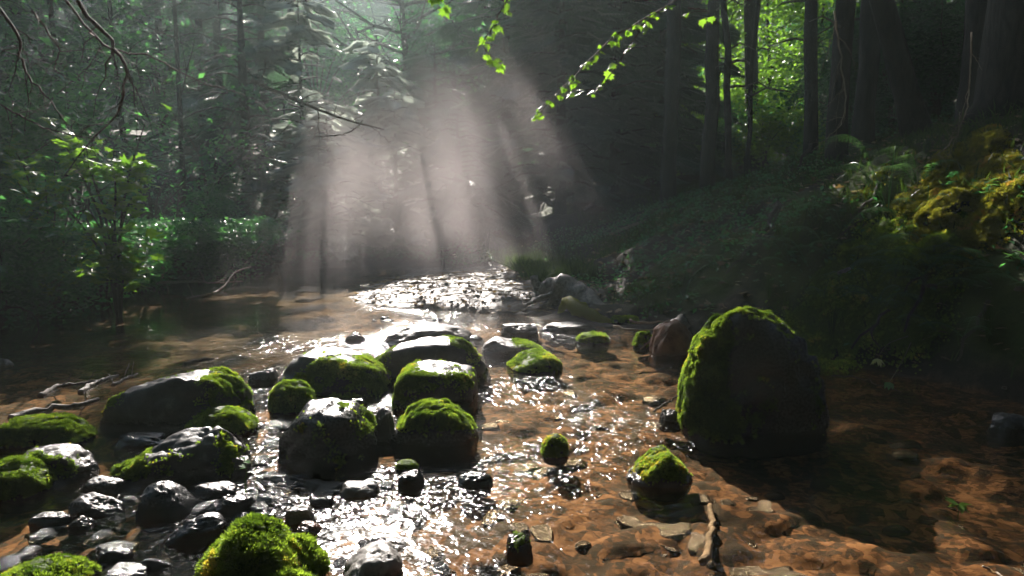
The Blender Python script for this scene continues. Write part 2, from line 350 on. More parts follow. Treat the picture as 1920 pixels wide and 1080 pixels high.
# ------------------------------------------------------------------ foliage thinned so that the sun lights chosen spots
def inpoly(P, poly):
    x, y = P[:, 0], P[:, 1]; r = np.zeros(len(P), bool); n = len(poly)
    for i in range(n):
        x1, y1 = poly[i][:2]; x2, y2 = poly[(i+1) % n][:2]
        c = ((y1 > y) != (y2 > y)) & (x < (x2-x1)*(y-y1)/(y2-y1+1e-12)+x1); r ^= c
    return r
def G(*pp): return [ground(*p) for p in pp]
LIT = [
    G((505, 700), (540, 650), (660, 580), (690, 545), (800, 532), (960, 528), (1000, 560), (1120, 600), (1290, 640), (1300, 800), (1500, 935), (1700, 985), (2100, 1000), (2400, 1300), (300, 1300), (330, 1060), (280, 960), (380, 820)),
    G((1640, 800), (1720, 790), (1860, 832), (1900, 862), (1720, 836)),
]
TARGETS = []          # (point, radius, share of leaves removed)
def sun_gap(P, keep=.008):
    """True for leaves that would shade the openings through which the sun reaches the stream"""
    P = np.asarray(P); u = P[:, :2]-SUN[:2]*(P[:, 2:3]/SUN[2])
    wob = .22*np.stack([vnoise(P*[1, 1, .3], .9, 41), vnoise(P*[1, 1, .3], .9, 42)], -1)
    g = np.zeros(len(P), bool)
    for poly in LIT: g |= inpoly(u+wob, poly)
    uv = np.c_[u, np.zeros(len(u))]; beam = 1.15*vnoise(uv, 1.1, 46)+.2*vnoise(uv, 3.3, 47)
    g &= (u[:, 1] < 7.8) | (beam > -.35)
    g |= (u[:, 0] > -4.6) & (u[:, 0] < 1.5) & (u[:, 1] > 5.5) & (u[:, 1] < 13.5) & (beam > .25)
    g &= P[:, 2] > 1.0
    g &= rng.random(len(P)) > keep
    for c, r, sh in TARGETS:
        wv = P-c; al = wv@SUN; pd = np.linalg.norm(wv-al[:, None]*SUN, axis=1)
        g |= (al > r*.9) & (rng.random(len(P)) < sh*(1-ss(pd/(r*(1+.3*vnoise(P, .8, 43))), .75, 1.25)))
    # scattered sun flecks on the left shore and the far trees
    side = np.maximum((u[:, 0] < -3.0-.1*u[:, 1]) & (u[:, 1] > 2), (u[:, 1] > 13.5) & (u[:, 0] < 4))
    g |= side & (vnoise(uv, 1.15, 44)+.35*vnoise(uv, 2.7, 45) > -.22) & (rng.random(len(P)) < .985) & (P[:, 2] > 1.2)
    return g
MOSSY_BANK = hit(1790, 390)
TARGETS += [(MOSSY_BANK+[-.05, 0, .1], .75, 1.2), (hit(1670, 400)+[-.1, -.05, .4], .45, 1.2)]
TARGETS += [(at(665, 130, 20.5), 2.0, 1.1), (at(610, 50, 20.5), 1.7, 1.1), (at(700, 290, 20), 1.5, 1.05), (at(560, 230, 19), 1.3, 1), (at(600, 330, 19), 1.0, 1)]
TARGETS += [(at(1440, 130, 27), 2.4, .985), (at(1390, 60, 27), 2.2, .95), (at(1340, 180, 25), 1.4, .95)]
TARGETS += [(at(780, 330, 13), 1.0, .98), (at(850, 430, 13), 1.0, .98), (at(600, 430, 13), .8, .9), (at(1080, 330, 13), .45, .8), (at(985, 280, 13), .5, .6), (at(1150, 380, 12), .25, .9)]
TARGETS += [(at(930, 60, 4.2), .35, .97), (at(1150, 80, 4.6), .55, .97), (at(215, 200, 9), .75, .95), (at(100, 230, 9.2), .4, .9), (at(330, 120, 16), .8, .85), (at(230, 60, 15), .6, .85),
            (at(450, 100, 19), .8, .9), (at(60, 60, 13), .5, .8), (at(260, 420, 10.5), .4, .85), (at(90, 400, 9), .3, .85), (at(400, 430, 14), .4, .85), (at(440, 330, 18), .5, .8), (at(1090, 60, 19), .6, .7), (at(900, 130, 19), .4, .7)]

# ------------------------------------------------------------------ leaf shapes
LEAF_V = np.array([[0, 0, 0], [.28, .42, .06], [0, 1, -.08], [-.28, .42, .06]]); LEAF_F = np.array([[0, 1, 2], [0, 2, 3]])
def maple():
    a = [(0, 0), (.12, .08), (.45, .0), (.36, .2), (.62, .34), (.4, .42), (.44, .62), (.2, .55), (0, 1.0)]
    R = [(x, y) for x, y in a]; Lh = [(-x, y) for x, y in a[1:-1]][::-1]
    pts = np.array([(x, y, -.25*x*x+.03*math.sin(9*y)) for x, y in R+Lh]+[(0, .4, .03)])
    n = len(pts)-1; F = [(n, i, (i+1) % n) for i in range(n)]; return pts, np.array(F)
MAPLE_V, MAPLE_F = maple()
def spray(n=7):
    """flat drooping conifer spray, one unit long along y"""
    V = []; F = []
    def strip(p, q, w, dz):
        d = np.array(q)-np.array(p); s = np.array([-d[1], d[0], 0]); s = s/np.linalg.norm(s)*w; k = len(V)
        mid = np.array(p)+d*.5
        V.extend([np.array(p), mid+s, np.array(q)+[0, 0, -dz], mid-s]); F.extend([(k, k+1, k+2), (k, k+2, k+3)])
    strip((0, 0, 0), (0, 1, 0), .05, .12)
    for i in range(n):
        y = .1+.8*i/n; l = .42*(1-.75*i/n)+.06
        for sgn in (-1, 1):
            q = (sgn*l*.85, y+l*.62, -.1*l); strip((0, y, -.1*y*y), q, .085, .08)
            strip((sgn*l*.35, y+l*.26, -.02), (sgn*l*.75, y+l*.12, -.06), .055, .04)
    return np.array(V), np.array(F)
SPRAY_V, SPRAY_F = spray()
def trunk_limit(base, h, lean=(0, 0), far=13.5):
    """trees in the sun's way stay low enough to let it through"""
    z = np.linspace(2, h, 80); b = np.asarray(base, float); P = b+np.stack([lean[0]*z/h, lean[1]*z/h, z], -1); u = P[:, :2]-SUN[:2]*(P[:, 2:3]/SUN[2])
    bad = np.zeros(80, bool)
    for poly in LIT:
        for dx in (-.7, 0, .7): bad |= inpoly(u+[dx, 0], poly)
    bad &= (u[:, 1] < far)
    for c, r, sh in TARGETS:
        wv = P-c; al = wv@SUN; pd = np.linalg.norm(wv-al[:, None]*SUN, axis=1); bad |= (al > r*1.5) & (pd < r*.8) & (sh > .9)
    return max(3.0, z[np.argmax(bad)]) if bad.any() else h
def cloud_leaves(mb, P, size, tilt=.7, template=(LEAF_V, LEAF_F), gap=True, vb=0.0):
    if gap: P = P[~sun_gap(P)]
    n = len(P)
    if n == 0: return
    Nn = np.c_[rng.normal(0, tilt, (n, 2)), np.ones(n)]
    V, F = scatter(template[0], template[1], P, frames(Nn, rng.random(n)*6.28), size*rng.uniform(.6, 1.3, n))
    a = np.repeat(np.clip(rng.random(n)+vb+.25*vnoise(P, 1.3, 77), 0, 1), len(template[0])); mb.add(V, F, a)

def limbs(base, top, n, spread, z0, rise=.5, seed=0, droop=0.0, r0=.05):
    r = np.random.default_rng(seed); B = np.asarray(base, float); T = np.asarray(top, float); out = []
    for i in range(n):
        f = z0+(1-z0)*(i+.5)/n; p = B+(T-B)*f; a = i*2.4+r.random(); l = spread*(1-.55*(f-z0)/(1-z0+1e-6))*r.uniform(.7, 1.15)
        d = np.array([math.cos(a), math.sin(a), 0]); e = p+d*l+np.array([0, 0, l*rise])
        m = p+d*l*.5+np.array([0, 0, l*(rise*.35+droop)]); out.append(smooth_path([p, m, e], 6, l*.02, seed+i))
    return out
def broad_tree(base, h, spread, z0, nl, leaf, mleaf, label, group, tr=.16, seed=0, nlimb=9, name='broadleaf_tree', lean=(0, 0), clump=.33):
    h = trunk_limit(base, h, lean)
    r = np.random.default_rng(seed); base = np.asarray(base, float)
    root = empty(name, base, label, 'tree', group); top = base+np.array([lean[0], lean[1], h])
    tm = MB(); path = smooth_path([base-[0, 0, .3], base+(top-base)*.35+r.normal(0, .1, 3)*[1, 1, 0], base+(top-base)*.7+r.normal(0, .15, 3)*[1, 1, 0], top], 14)
    tm.add(*tube(path, np.linspace(tr, tr*.15, 14)*np.r_[1.35, np.ones(13)], 9, .12, seed=seed))
    cen = []
    for k, L_ in enumerate(limbs(base, top, nlimb, spread, z0, .45, seed)):
        tm.add(*tube(L_, np.linspace(tr*.35, tr*.06, len(L_)), 5, cap=False)); 
        for f in (2, 3, 4, 5):
            for q in range(2):
                e = L_[f]+r.normal(0, spread*.17, 3)*[1, 1, .6]; cen.append(e)
                tm.add(*tube([L_[f-1], (L_[f-1]+e)/2+[0, 0, .05], e], [tr*.1, tr*.06, .008], 4, cap=False))
    cen = np.array(cen); c = cen[r.integers(0, len(cen), nl)]
    Pp = c+r.normal(0, 1, (nl, 3))*[spread*clump*.62, spread*clump*.62, spread*clump*.3]
    tm.build('trunk', M_bark, root, origin=base)
    cm = MB(); cloud_leaves(cm, Pp, leaf)
    if cm.n: cm.build('crown', mleaf, root, False, origin=base)
    return root
def conifer(base, h, spread, nb, size, mleaf, label, group, seed=0, z0=.1, tr=.14, bare=0, lean=(0, 0), keep=None, dn=1.0):
    h = trunk_limit(base, h, lean, 13.5 if keep is None else 9.5)
    r = np.random.default_rng(seed); base = np.asarray(base, float); root = empty('conifer_tree', base, label, 'tree', group)
    top = base+np.array([lean[0], lean[1], h]); tm = MB(); tm.add(*tube([base-[0, 0, .3], base+(top-base)*.5, top], [tr*1.25, tr*.8, tr*.1], 9, .1, seed=seed))
    Ps = []; Ds = []; Us = []
    for i in range(nb):
        f = z0+(1-z0)*(i+.5)/nb; p = base+(top-base)*f; a = i*2.4+r.random()*.6; l = spread*(1-(f-z0)/(1-z0))**.75*r.uniform(.7, 1.15)+.25
        d = np.array([math.cos(a), math.sin(a), 0]); e = p+d*l+[0, 0, -.18*l]; m = p+d*l*.5+[0, 0, .06*l]
        Lp = smooth_path([p, m, e], 8, .01*l, seed+i); tm.add(*tube(Lp, np.linspace(.022*l**.5+.008, .005, 8), 4, cap=False))
        ns = int((5+l*7)*dn)
        for q in range(ns):
            t = .12+.88*(q+r.random())/ns; k = t*7; k0 = min(int(k), 6); pp = Lp[k0]+(Lp[k0+1]-Lp[k0])*(k-k0)
            sd = (-1)**q; an = a+sd*r.uniform(.35, 1.0)*(1-.6*t); Ps.append(pp); Ds.append([math.cos(an), math.sin(an), -r.uniform(.1, .55)])
            Us.append(r.normal(0, .35, 3)+[0, 0, 1])
    Ps = np.array(Ps); Ds = np.array(Ds); Us = np.array(Us); tm.build('trunk', M_bark, root, origin=base)
    k = ~sun_gap(Ps, .02 if keep is None else keep); Ps, Ds, Us = Ps[k], Ds[k], Us[k]; n = len(Ps)
    if n:
        V, F = scatter(SPRAY_V, SPRAY_F, Ps, frames_dir(Ds, Us), size*rng.uniform(.6, 1.25, n))
        cm = MB(); cm.add(V, F, np.repeat(rng.random(n), len(SPRAY_V))); cm.build('crown', mleaf, root, False, origin=base)
    return root

# ------------------------------------------------------------------ rocks
def ico(sub):
    import bmesh
    bm = bmesh.new(); bmesh.ops.create_icosphere(bm, subdivisions=sub, radius=1)
    V = np.array([v.co[:] for v in bm.verts]); F = np.array([[v.index for v in f.verts] for f in bm.faces]); bm.free(); return V, F
ICO = {k: ico(k) for k in (4, 5, 6)}
def normals(V, F):
    n = np.cross(V[F[:, 1]]-V[F[:, 0]], V[F[:, 2]]-V[F[:, 0]]); N = np.zeros_like(V)
    for k in range(3): np.add.at(N, F[:, k], n)
    return N/(np.linalg.norm(N, axis=1)[:, None]+1e-12)
def rock_shape(W, D, Hh, e=3, prof=None, cuts=6, seed=0, sub=5, rough=.05, taper=.1, below=.16):
    r = np.random.default_rng(seed); V, F = ICO[sub]; V = V.copy()
    q = (np.abs(V)**e).sum(1)**(1/e); V = V/q[:, None]
    for i in range(cuts):                                    # broken faces
        n = r.normal(0, 1, 3); n[2] = abs(n[2])*.7; n /= np.linalg.norm(n); off = r.uniform(.68, .9)*(np.abs(n)**(1.2)).sum()**.8
        s = V@n-off; V = V-np.maximum(s, 0)[:, None]*n*.93
    if prof is not None:
        t = np.interp(V[:, 0], np.linspace(-1, 1, len(prof)), prof); V[:, 2] = np.where(V[:, 2] > 0, V[:, 2]*t, V[:, 2])
    V[:, :2] *= (1-taper*np.clip(V[:, 2:3], -.2, 1))
    n0 = normals(V, F); cr = 1-np.abs(fbm(V*[1, 1, 1.6]+seed, 1.3, 3, seed+31)); V = V+n0*(rough*fbm(V+seed, 1.7, 5, seed)+rough*.45*fbm(V+seed, 6, 4, seed+9, .6)-rough*1.3*ss(cr, .86, 1.0))[:, None]
    V = V*[W/2, D/2, 1]; V[:, 2] = np.where(V[:, 2] > 0, V[:, 2]*Hh, V[:, 2]*min(below, .35*W)); return V, F
TUFT = []
def tuft_template():
    V = []; F = []; r = np.random.default_rng(3)
    for i in range(6):
        a = i*1.05+r.random()*.5; l = r.uniform(.7, 1.2); d = np.array([math.cos(a), math.sin(a)]); s = np.array([-d[1], d[0]])*.16; k = len(V)
        lean = r.uniform(.25, .75)
        V += [(*(-s), 0), (*s, 0), (*(d*lean*.6+s*.8), l*.6), (*(d*lean), l), (*(d*lean*.6-s*.8), l*.6)]
        F += [(k, k+1, k+2), (k, k+2, k+4), (k+4, k+2, k+3)]
    return np.array(V), np.array(F)
TUFT_V, TUFT_F = tuft_template()
def moss_on(V, F, weight, dens, size, mt, parent, seed=0, maxn=40000):
    """tufts grown over the part of a surface where weight (per vertex) says so"""
    r = np.random.default_rng(seed); N = normals(V, F); A = V[F]; ar = .5*np.linalg.norm(np.cross(A[:, 1]-A[:, 0], A[:, 2]-A[:, 0]), axis=1)
    wf = weight[F].mean(1)*ar; n = int(min(maxn, wf.sum()*dens)); 
    if n < 5: return None
    f = r.choice(len(F), n, p=wf/wf.sum()); b = r.dirichlet((1, 1, 1), n)
    P = (A[f]*b[:, :, None]).sum(1); Nn = (N[F[f]]*b[:, :, None]).sum(1); Nn = Nn*.8+[0, 0, .35]+r.normal(0, .22, (n, 3))
    hgt = 1+.5*vnoise(P, 14, seed+5)+.4*vnoise(P, 40, seed+6)
    P = P+Nn*(size*.25*hgt)[:, None]
    Vt, Ft = scatter(TUFT_V, TUFT_F, P, frames(Nn, r.random(n)*6.28), size*np.clip(hgt, .4, 2)*r.uniform(.6, 1.2, n))
    a = np.repeat(np.clip(.42+.55*vnoise(P, 7, seed+8)+.35*vnoise(P, 22, seed+7)+.3*r.normal(0, .5, n), 0, 1), len(TUFT_V))
    mb = MB(); mb.add(Vt, Ft, a)
    # soft cushion under the tufts
    k = weight[F].min(1) > .45
    if k.any():
        ff = F[k]; u, inv = np.unique(ff, return_inverse=True); Vc = V[u]+N[u]*(size*.55*(1+.5*vnoise(V[u], 22, 4)))[:, None]*np.clip(weight[u], 0, 1)[:, None]
        mb.add(Vc, inv.reshape(-1, 3), .12+.1*r.random(len(u)))
    return mb.build('moss', mt, parent, False)
def rock(x0, x1, ytop, ybase, label, name='rock', dr_=.8, e=3, prof=None, cuts=6, seed=1, material=None, moss=None, group=None, yaw=0, rough=.06, taper=.06, msize=.014, mdens=14000, mm=None, Hh=None, sub=5, cat='rock'):
    pf = ground((x0+x1)/2, ybase); dist = pf[1]; W = (x1-x0)/FPX*dist*1.02*1.01; D = W*dr_
    W = (x1-x0)/FPX*(dist+D*.3)*math.cos(PITCH)
    c = ground((x0+x1)/2, ybase); cyy = dist+D*.45; c = np.array([(x0+x1)/2-960, 0, 0]); cx = c[0]/FPX*cyy/math.cos(PITCH)*1.0
    tb = ray((x0+x1)/2, ytop); 
    if Hh is None: Hh = CAMZ+tb[2]/tb[1]*(dist+D*.6)
    V, F = rock_shape(W, D, max(Hh, .03)*1.0, e, prof, cuts, seed, sub, rough, taper)
    cs, sn = math.cos(yaw), math.sin(yaw); V = V@np.array([[cs, sn, 0], [-sn, cs, 0], [0, 0, 1]])
    material = material or M_rock
    if moss is None:
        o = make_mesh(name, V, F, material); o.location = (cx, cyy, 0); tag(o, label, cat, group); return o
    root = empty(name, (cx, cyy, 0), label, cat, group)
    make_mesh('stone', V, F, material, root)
    N = normals(V, F); u = V/np.array([W/2, D/2, max(Hh, .03)]); wgt = moss(u, N)
    wgt = np.clip(wgt-.08+.6*fbm(V, 7/W*.8, 4, seed+3, .6)*(wgt > -.4), 0, 1); wgt = ss(wgt, .3, .6)*(V[:, 2] > .01)
    moss_on(V, F, wgt, mdens, msize, mm or M_moss, root, seed); return root

m_top = lambda lo=.35: (lambda u, N: ss(N[:, 2], lo-.2, lo+.3))
m_all = lambda u, N: ss(N[:, 2], -.5, .2)+.2
R = rock
R(1280, 1560, 577, 832, 'huge domed boulder on the right with a moss curtain down its left side', 'boulder', .7, 2.7, [.86, .98, 1.0, .96, .86, .68], 4, 11, M_rock_wet,
  lambda u, N: np.maximum(ss(-u[:, 0], .28, .62), ss(N[:, 2], .6, .85)*(u[:, 0] < .35)*1.0)*1.0, None, 0, .06, -.02, .016, 16000, sub=6, cat='boulder')
R(520, 728, 657, 748, 'flat topped grey rock with a thick moss rim, left of the square mossy block', dr_=.8, e=8, prof=[.75, 1, 1, .97, .8, .62], cuts=5, seed=22, moss=lambda u, N: np.maximum(ss(-u[:, 1], .35, .65)*ss(N[:, 2], .0, .5), ss(u[:, 0], .3, .6)*ss(N[:, 2], 0, .5))*1.1+.5*ss(-u[:, 0], .7, .9), taper=.14)
R(690, 915, 633, 716, 'long dark block in midstream with moss on its left end and a thin bright top', dr_=.5, e=8, prof=[.55, .85, .93, 1, 1, .9], cuts=4, seed=31, moss=lambda u, N: np.maximum(ss(-u[:, 0], .5, .75)*ss(N[:, 2], -.4, .3), ss(u[:, 0], .25, .45)*(1-ss(u[:, 0], .8, .95))*ss(N[:, 2], .5, .8)), taper=.08)
R(740, 893, 683, 768, 'square block with moss over its left side and front edge and a bare sunlit top', dr_=.9, e=9, prof=[.8, .97, 1, 1, .98, .9], cuts=3, seed=43, moss=lambda u, N: np.maximum(ss(-u[:, 0], .45, .7)*ss(N[:, 2], -.6, .2), ss(-u[:, 1], .5, .8)*ss(u[:, 2], .45, .7)), taper=.04)
R(732, 893, 752, 852, 'rounded rock capped with green and brown moss, nearest of the midstream trio', dr_=.75, e=3.6, prof=[.6, .9, 1, 1, .9, .65], cuts=4, seed=54, material=M_rock_wet, moss=lambda u, N: ss(u[:, 2], .25, .6)*ss(N[:, 2], -.3, .3))
R(511, 702, 752, 880, 'smooth wet black boulder glistening in front of the flat topped rock', 'boulder', .85, 4, [.65, .95, 1, .97, .92, .65], 8, 65, M_rock_wet, lambda u, N: np.maximum(ss(-u[:, 0], .68, .85)*ss(u[:, 2], .4, .7), ss(u[:, 0], .72, .85)*ss(u[:, 2], .4, .6)), rough=.07, cat='boulder')
R(495, 584, 714, 776, 'small round rock wholly covered in moss beside the black boulder', dr_=.9, e=2.3, cuts=2, seed=76, moss=m_all)
R(720, 885, 607, 650, 'pale angular slab with a bright top behind the long dark block', dr_=.7, e=7, prof=[.3, .75, 1, .95, .75, .5], cuts=6, seed=87, material=M_rock)
R(903, 1018, 632, 668, 'low slab with a thin moss skin right of the long dark block', dr_=.8, e=6, prof=[.7, 1, .8, .7, .7, .5], cuts=5, seed=98, moss=lambda u, N: ss(u[:, 0], -.2, .3)*ss(N[:, 2], .4, .7))
R(955, 1046, 646, 700, 'wedge of rock under bright sunlit moss sloping into the glittering water', dr_=1.3, Hh=.14, e=3.5, prof=[.35, .6, .8, .9, 1, .8], cuts=3, seed=109, moss=m_all, yaw=.3, msize=.012)
R(183, 457, 695, 805, 'large dark slanting slab at left with a mossy right tip', dr_=.55, e=6, prof=[.5, .75, .9, 1, 1, .75], cuts=8, seed=120, moss=lambda u, N: ss(u[:, 0], .35, .6)*ss(N[:, 2], .3, .7), yaw=-.1)
R(335, 470, 760, 822, 'humped rock with golden green moss behind the pale topped slab', dr_=.8, e=2.4, prof=[.4, .8, 1, .95, .8, .5], cuts=3, seed=131, moss=lambda u, N: ss(N[:, 2], .1, .5))
R(203, 442, 782, 902, 'long jagged slab with a pale bare top and mossy flank, left of the black boulder', dr_=.5, e=6, prof=[.2, .4, .6, .8, 1.0, .85], cuts=10, seed=142, moss=lambda u, N: np.maximum(ss(u[:, 0], .55, .8)*ss(-u[:, 1], -.1, .5), (1-ss(u[:, 0], -.7, -.2))*ss(N[:, 2], .0, .5)), yaw=.12, rough=.07)
R(-40, 146, 778, 842, 'dark rock thick with moss at the left edge, farthest of the left trio', dr_=.6, e=2.6, cuts=3, seed=153, moss=m_all, prof=[.9, 1, .95, 1, .95, .6])
R(-5, 148, 834, 908, 'rounded grey topped rock at the left edge crossed by a thin twig', dr_=.8, e=2.8, prof=[.8, .95, 1, 1, .95, .6], cuts=3, seed=164, moss=lambda u, N: ss(-u[:, 1], .2, .6)*ss(u[:, 2], .1, .3)*ss(N[:, 2], -.2, .4))
R(-60, 64, 860, 938, 'mossy round rock cut by the left edge in front of the grey topped rock', dr_=.9, e=2.4, cuts=2, seed=175, moss=m_all)
R(230, 342, 898, 975, 'smooth teardrop stone shining with wet highlights near the left foreground', dr_=.85, e=2.5, prof=[.5, .95, 1, .85, .65, .4], cuts=3, seed=186, material=M_rock_wet, rough=.045)
R(340, 586, 978, 1150, 'big cushion of feathery bright green moss over a foreground boulder', 'boulder', .85, 2.5, [.6, .92, 1, .92, .72, .4], 2, 197, M_rock_wet, m_all, msize=.020, mdens=22000, sub=6, cat='boulder')
R(625, 745, 1018, 1105, 'pale pitted angular stone in the centre foreground', dr_=.9, e=3.5, prof=[.35, .6, .8, .95, 1, .8], cuts=6, seed=208, material=M_rock_pale, yaw=.3)
R(1018, 1070, 812, 862, 'tiny mossy knob alone in the sparkling water', dr_=.9, e=2.2, cuts=1, seed=219, moss=m_all, msize=.011)
R(1183, 1306, 834, 914, 'pointed stone with sunlit moss in front of the huge boulder', dr_=.85, e=2.3, prof=[.15, .55, .92, 1, .7, .3], cuts=3, seed=230, material=M_rock_pale, moss=lambda u, N: ss(u[:, 2], .15, .35)+.2, msize=.010, mdens=24000)
R(-60, 128, 1050, 1130, 'low rock with ragged green and ochre moss in the bottom left corner', dr_=.7, e=2.6, cuts=4, prof=[.7, .8, 1, 1, .9, .6], seed=241, moss=lambda u, N: ss(N[:, 2], .3, .7))
R(1222, 1306, 598, 674, 'reddish brown broken block at the foot of the right bank', dr_=.8, e=5, prof=[.7, .85, .95, 1, .85, .7], cuts=6, seed=252, material=M_rock_red)
R(1145, 1198, 585, 612, 'small flat rock with moss beyond the reddish brown block', dr_=.9, Hh=.1, e=4, seed=263, moss=m_top(.2))
R(1082, 1142, 614, 645, 'dull mossy hump in shaded water beside the fallen log', dr_=.9, Hh=.09, e=4, seed=264, moss=m_top(.1))
R(1190, 1228, 620, 655, 'small mossy rock touching the left side of the reddish brown block', dr_=.9, e=2.4, seed=265, moss=m_top(.1))
# smaller stones that can be told apart
def S(*a, **k):
    k['e'] = k.get('e', 3)+1.6; k['cuts'] = k.get('cuts', 6)+4; k['rough'] = k.get('rough', .09); return rock(*a, name='stone', cat='stone', **k)
S(519, 574, 950, 984, 'glaring white rectangular stone lit by the sun beside the foreground moss cushion', dr_=.7, e=6, cuts=2, seed=301, material=M_rock_pale)
S(287, 402, 966, 1020, 'long flat wet stone with a white shine at its right end', dr_=.5, e=3, prof=[.3, .55, .8, .95, 1, .9], cuts=3, seed=302, material=M_rock_wet, yaw=.15)
S(383, 453, 927, 968, 'round dark stone behind the long flat wet stone', dr_=.8, e=3, cuts=3, seed=303, material=M_rock_wet)
S(340, 432, 905, 937, 'low greenish slab right of the teardrop stone', dr_=.6, e=3.4, cuts=4, seed=304)
S(412, 457, 855, 893, 'light grey stone touching the right foot of the jagged slab', dr_=.8, e=3, cuts=4, seed=305, material=M_rock_pale)
S(100, 198, 925, 968, 'angular stone with a greenish flat top left of the teardrop stone', dr_=.6, e=4, prof=[.8, 1, .9, .7, .5, .3], cuts=6, seed=306)
S(132, 206, 893, 926, 'smooth green tinged oval stone below the grey topped rock', dr_=.7, e=2.3, cuts=1, seed=307)
S(643, 682, 622, 643, 'small dark stone alone in the calm pool', dr_=.9, e=2.6, seed=308, material=M_rock_wet, prof=[.4, .8, 1, .8, .5])
S(735, 792, 882, 918, 'dark stone just in front of the nearest midstream mossy rock', dr_=.9, e=2.6, seed=309, material=M_rock_wet)
S(735, 778, 865, 886, 'scrap of stone with weedy moss under the nearest midstream rock', dr_=.9, e=2.6, seed=310, moss=m_all, msize=.009)
S(855, 922, 886, 916, 'flat dark stone barely out of the water right of centre', dr_=.8, e=3, seed=311, material=M_rock_wet)
S(945, 1003, 1003, 1048, 'dark mossy stone with water streaming over it at the bottom centre', dr_=.9, e=2.4, seed=312, material=M_rock_wet, moss=lambda u, N: ss(-np.abs(u[:, 0]), -.5, -.1)*ss(u[:, 2], .4, .8), msize=.009)
S(628, 696, 904, 932, 'pale flat stone in front of the black boulder', dr_=.7, e=3.4, seed=313, material=M_rock_pale)
S(1243, 1282, 768, 800, 'bright wet stone tucked against the left foot of the huge boulder', dr_=.8, e=2.8, seed=314, material=M_rock)
S(645, 682, 748, 770, 'small black stone between the flat topped rock and the black boulder', dr_=.9, e=2.6, seed=315, material=M_rock_wet)
S(688, 738, 768, 842, 'grey slab wedged upright between the black boulder and the mossy capped rock', dr_=.8, e=4, seed=316)
S(150, 238, 1058, 1088, 'flat pale green stone at the bottom left', dr_=.7, e=3.5, prof=[.5, 1, 1, .9, .6], seed=317)
S(142, 210, 1026, 1056, 'dark bean shaped stone above the flat pale green stone', dr_=.7, e=2.6, seed=318, material=M_rock_wet)
S(1880, 1950, 776, 818, 'grey stone at the right edge in dark water', dr_=.8, e=2.6, seed=319)
S(22, 92, 962, 990, 'low green faced stone near the left edge', dr_=.6, e=3.5, seed=320)
S(94, 138, 968, 994, 'small pyramid shaped stone beside the low green faced stone', dr_=.8, e=2.6, prof=[.3, .7, 1, .7, .3], seed=321)
S(470, 500, 962, 984, 'small stone with a white glint above the foreground moss cushion', dr_=.8, e=2.6, seed=322, material=M_rock_wet)
S(540, 586, 978, 1004, 'brown stone just below the glaring white stone', dr_=.8, e=2.6, seed=323, material=M_rock_red)
S(1015, 1120, 605, 625, 'broad wet stone half sunk at the log end', dr_=.6, e=3, seed=324, material=M_rock)
S(930, 1010, 606, 632, 'bright wet stone behind the low slab with a moss skin', dr_=.7, e=3, seed=325, material=M_rock)
S(722, 762, 625, 648, 'small block against the left end of the pale angular slab', dr_=.8, e=3, seed=326)
S(455, 512, 690, 722, 'wet dark stone just right of the mossy tip of the slanting slab', dr_=.7, e=3, seed=327)
S(200, 300, 812, 838, 'flat wet stone in the dark gap before the jagged slab', dr_=.6, e=3, seed=328, material=M_rock_wet)
# small stones one cannot tell apart
r5 = np.random.default_rng(5)
proto = [rock_shape(1, .75, .5, 6, [(.4, .8, 1, .9, .6), (.9, 1, .7, .5, .3), (.5, 1, 1, .8, .8)][i % 3], 9, 400+i, 4, .08, .1, .5) for i in range(7)]
pm = []
for i, (V, F) in enumerate(proto):
    o = make_mesh('pebble', V, F, M_rock if i == 3 else M_rock_wet); pm.append(o.data); C.objects.unlink(o); bpy.data.objects.remove(o)
spots = [(r5.uniform(450, 550), r5.uniform(790, 940)) for _ in range(16)]+[(r5.uniform(10, 470), r5.uniform(830, 1075)) for _ in range(24)]+[(r5.uniform(420, 620), r5.uniform(880, 1060)) for _ in range(16)]+[(r5.uniform(700, 1260), r5.uniform(590, 640)) for _ in range(14)]+[(r5.uniform(560, 900), r5.uniform(900, 1075)) for _ in range(10)]
sp_ = []
for i in range(5):
    V, F = rock_shape(1, .8, .5, 4, None, 6, 440+i, 4, .07, .1, .5); o = make_mesh('sunken_stone', V, F, M_rock_brown); sp_.append(o.data); bpy.data.objects.remove(o)
for i in range(110):
    px, py = r5.uniform(760, 1960), 690+400*r5.random()**.8
    if 1240 < px < 1580 and py < 850: continue
    g = ground(px, py, -.08); s_ = r5.uniform(.07, .26)*(.6+.4*r5.random()); o = bpy.data.objects.new('sunken_stone', sp_[r5.integers(0, 5)]); C.objects.link(o)
    o.location = (g[0], g[1], ground_z(g[0], g[1])-.005); o.scale = (s_, s_*r5.uniform(.6, 1), min(s_*r5.uniform(.25, .5), .09)); o.rotation_euler = (r5.normal(0, .1), r5.normal(0, .1), r5.random()*6)
    tag(o, 'brown stone lying under the clear shallow water', 'stone', 'sunken stones of the stream bed')
for px, py in spots:
    g = ground(px, py); s = r5.uniform(.06, .17)*(1 if py > 700 else 1.2)
    o = bpy.data.objects.new('pebble', pm[r5.integers(0, 7)]); C.objects.link(o)
    o.location = (g[0], g[1], -.012); o.scale = (s, s*r5.uniform(.6, 1.1), s*r5.uniform(.3, .65)); o.rotation_euler = (r5.normal(0, .12), r5.normal(0, .12), r5.random()*6)
    tag(o, 'small dark wet stone among the loose stones of the shallow stream', 'stone', 'small loose stones in the shallows')

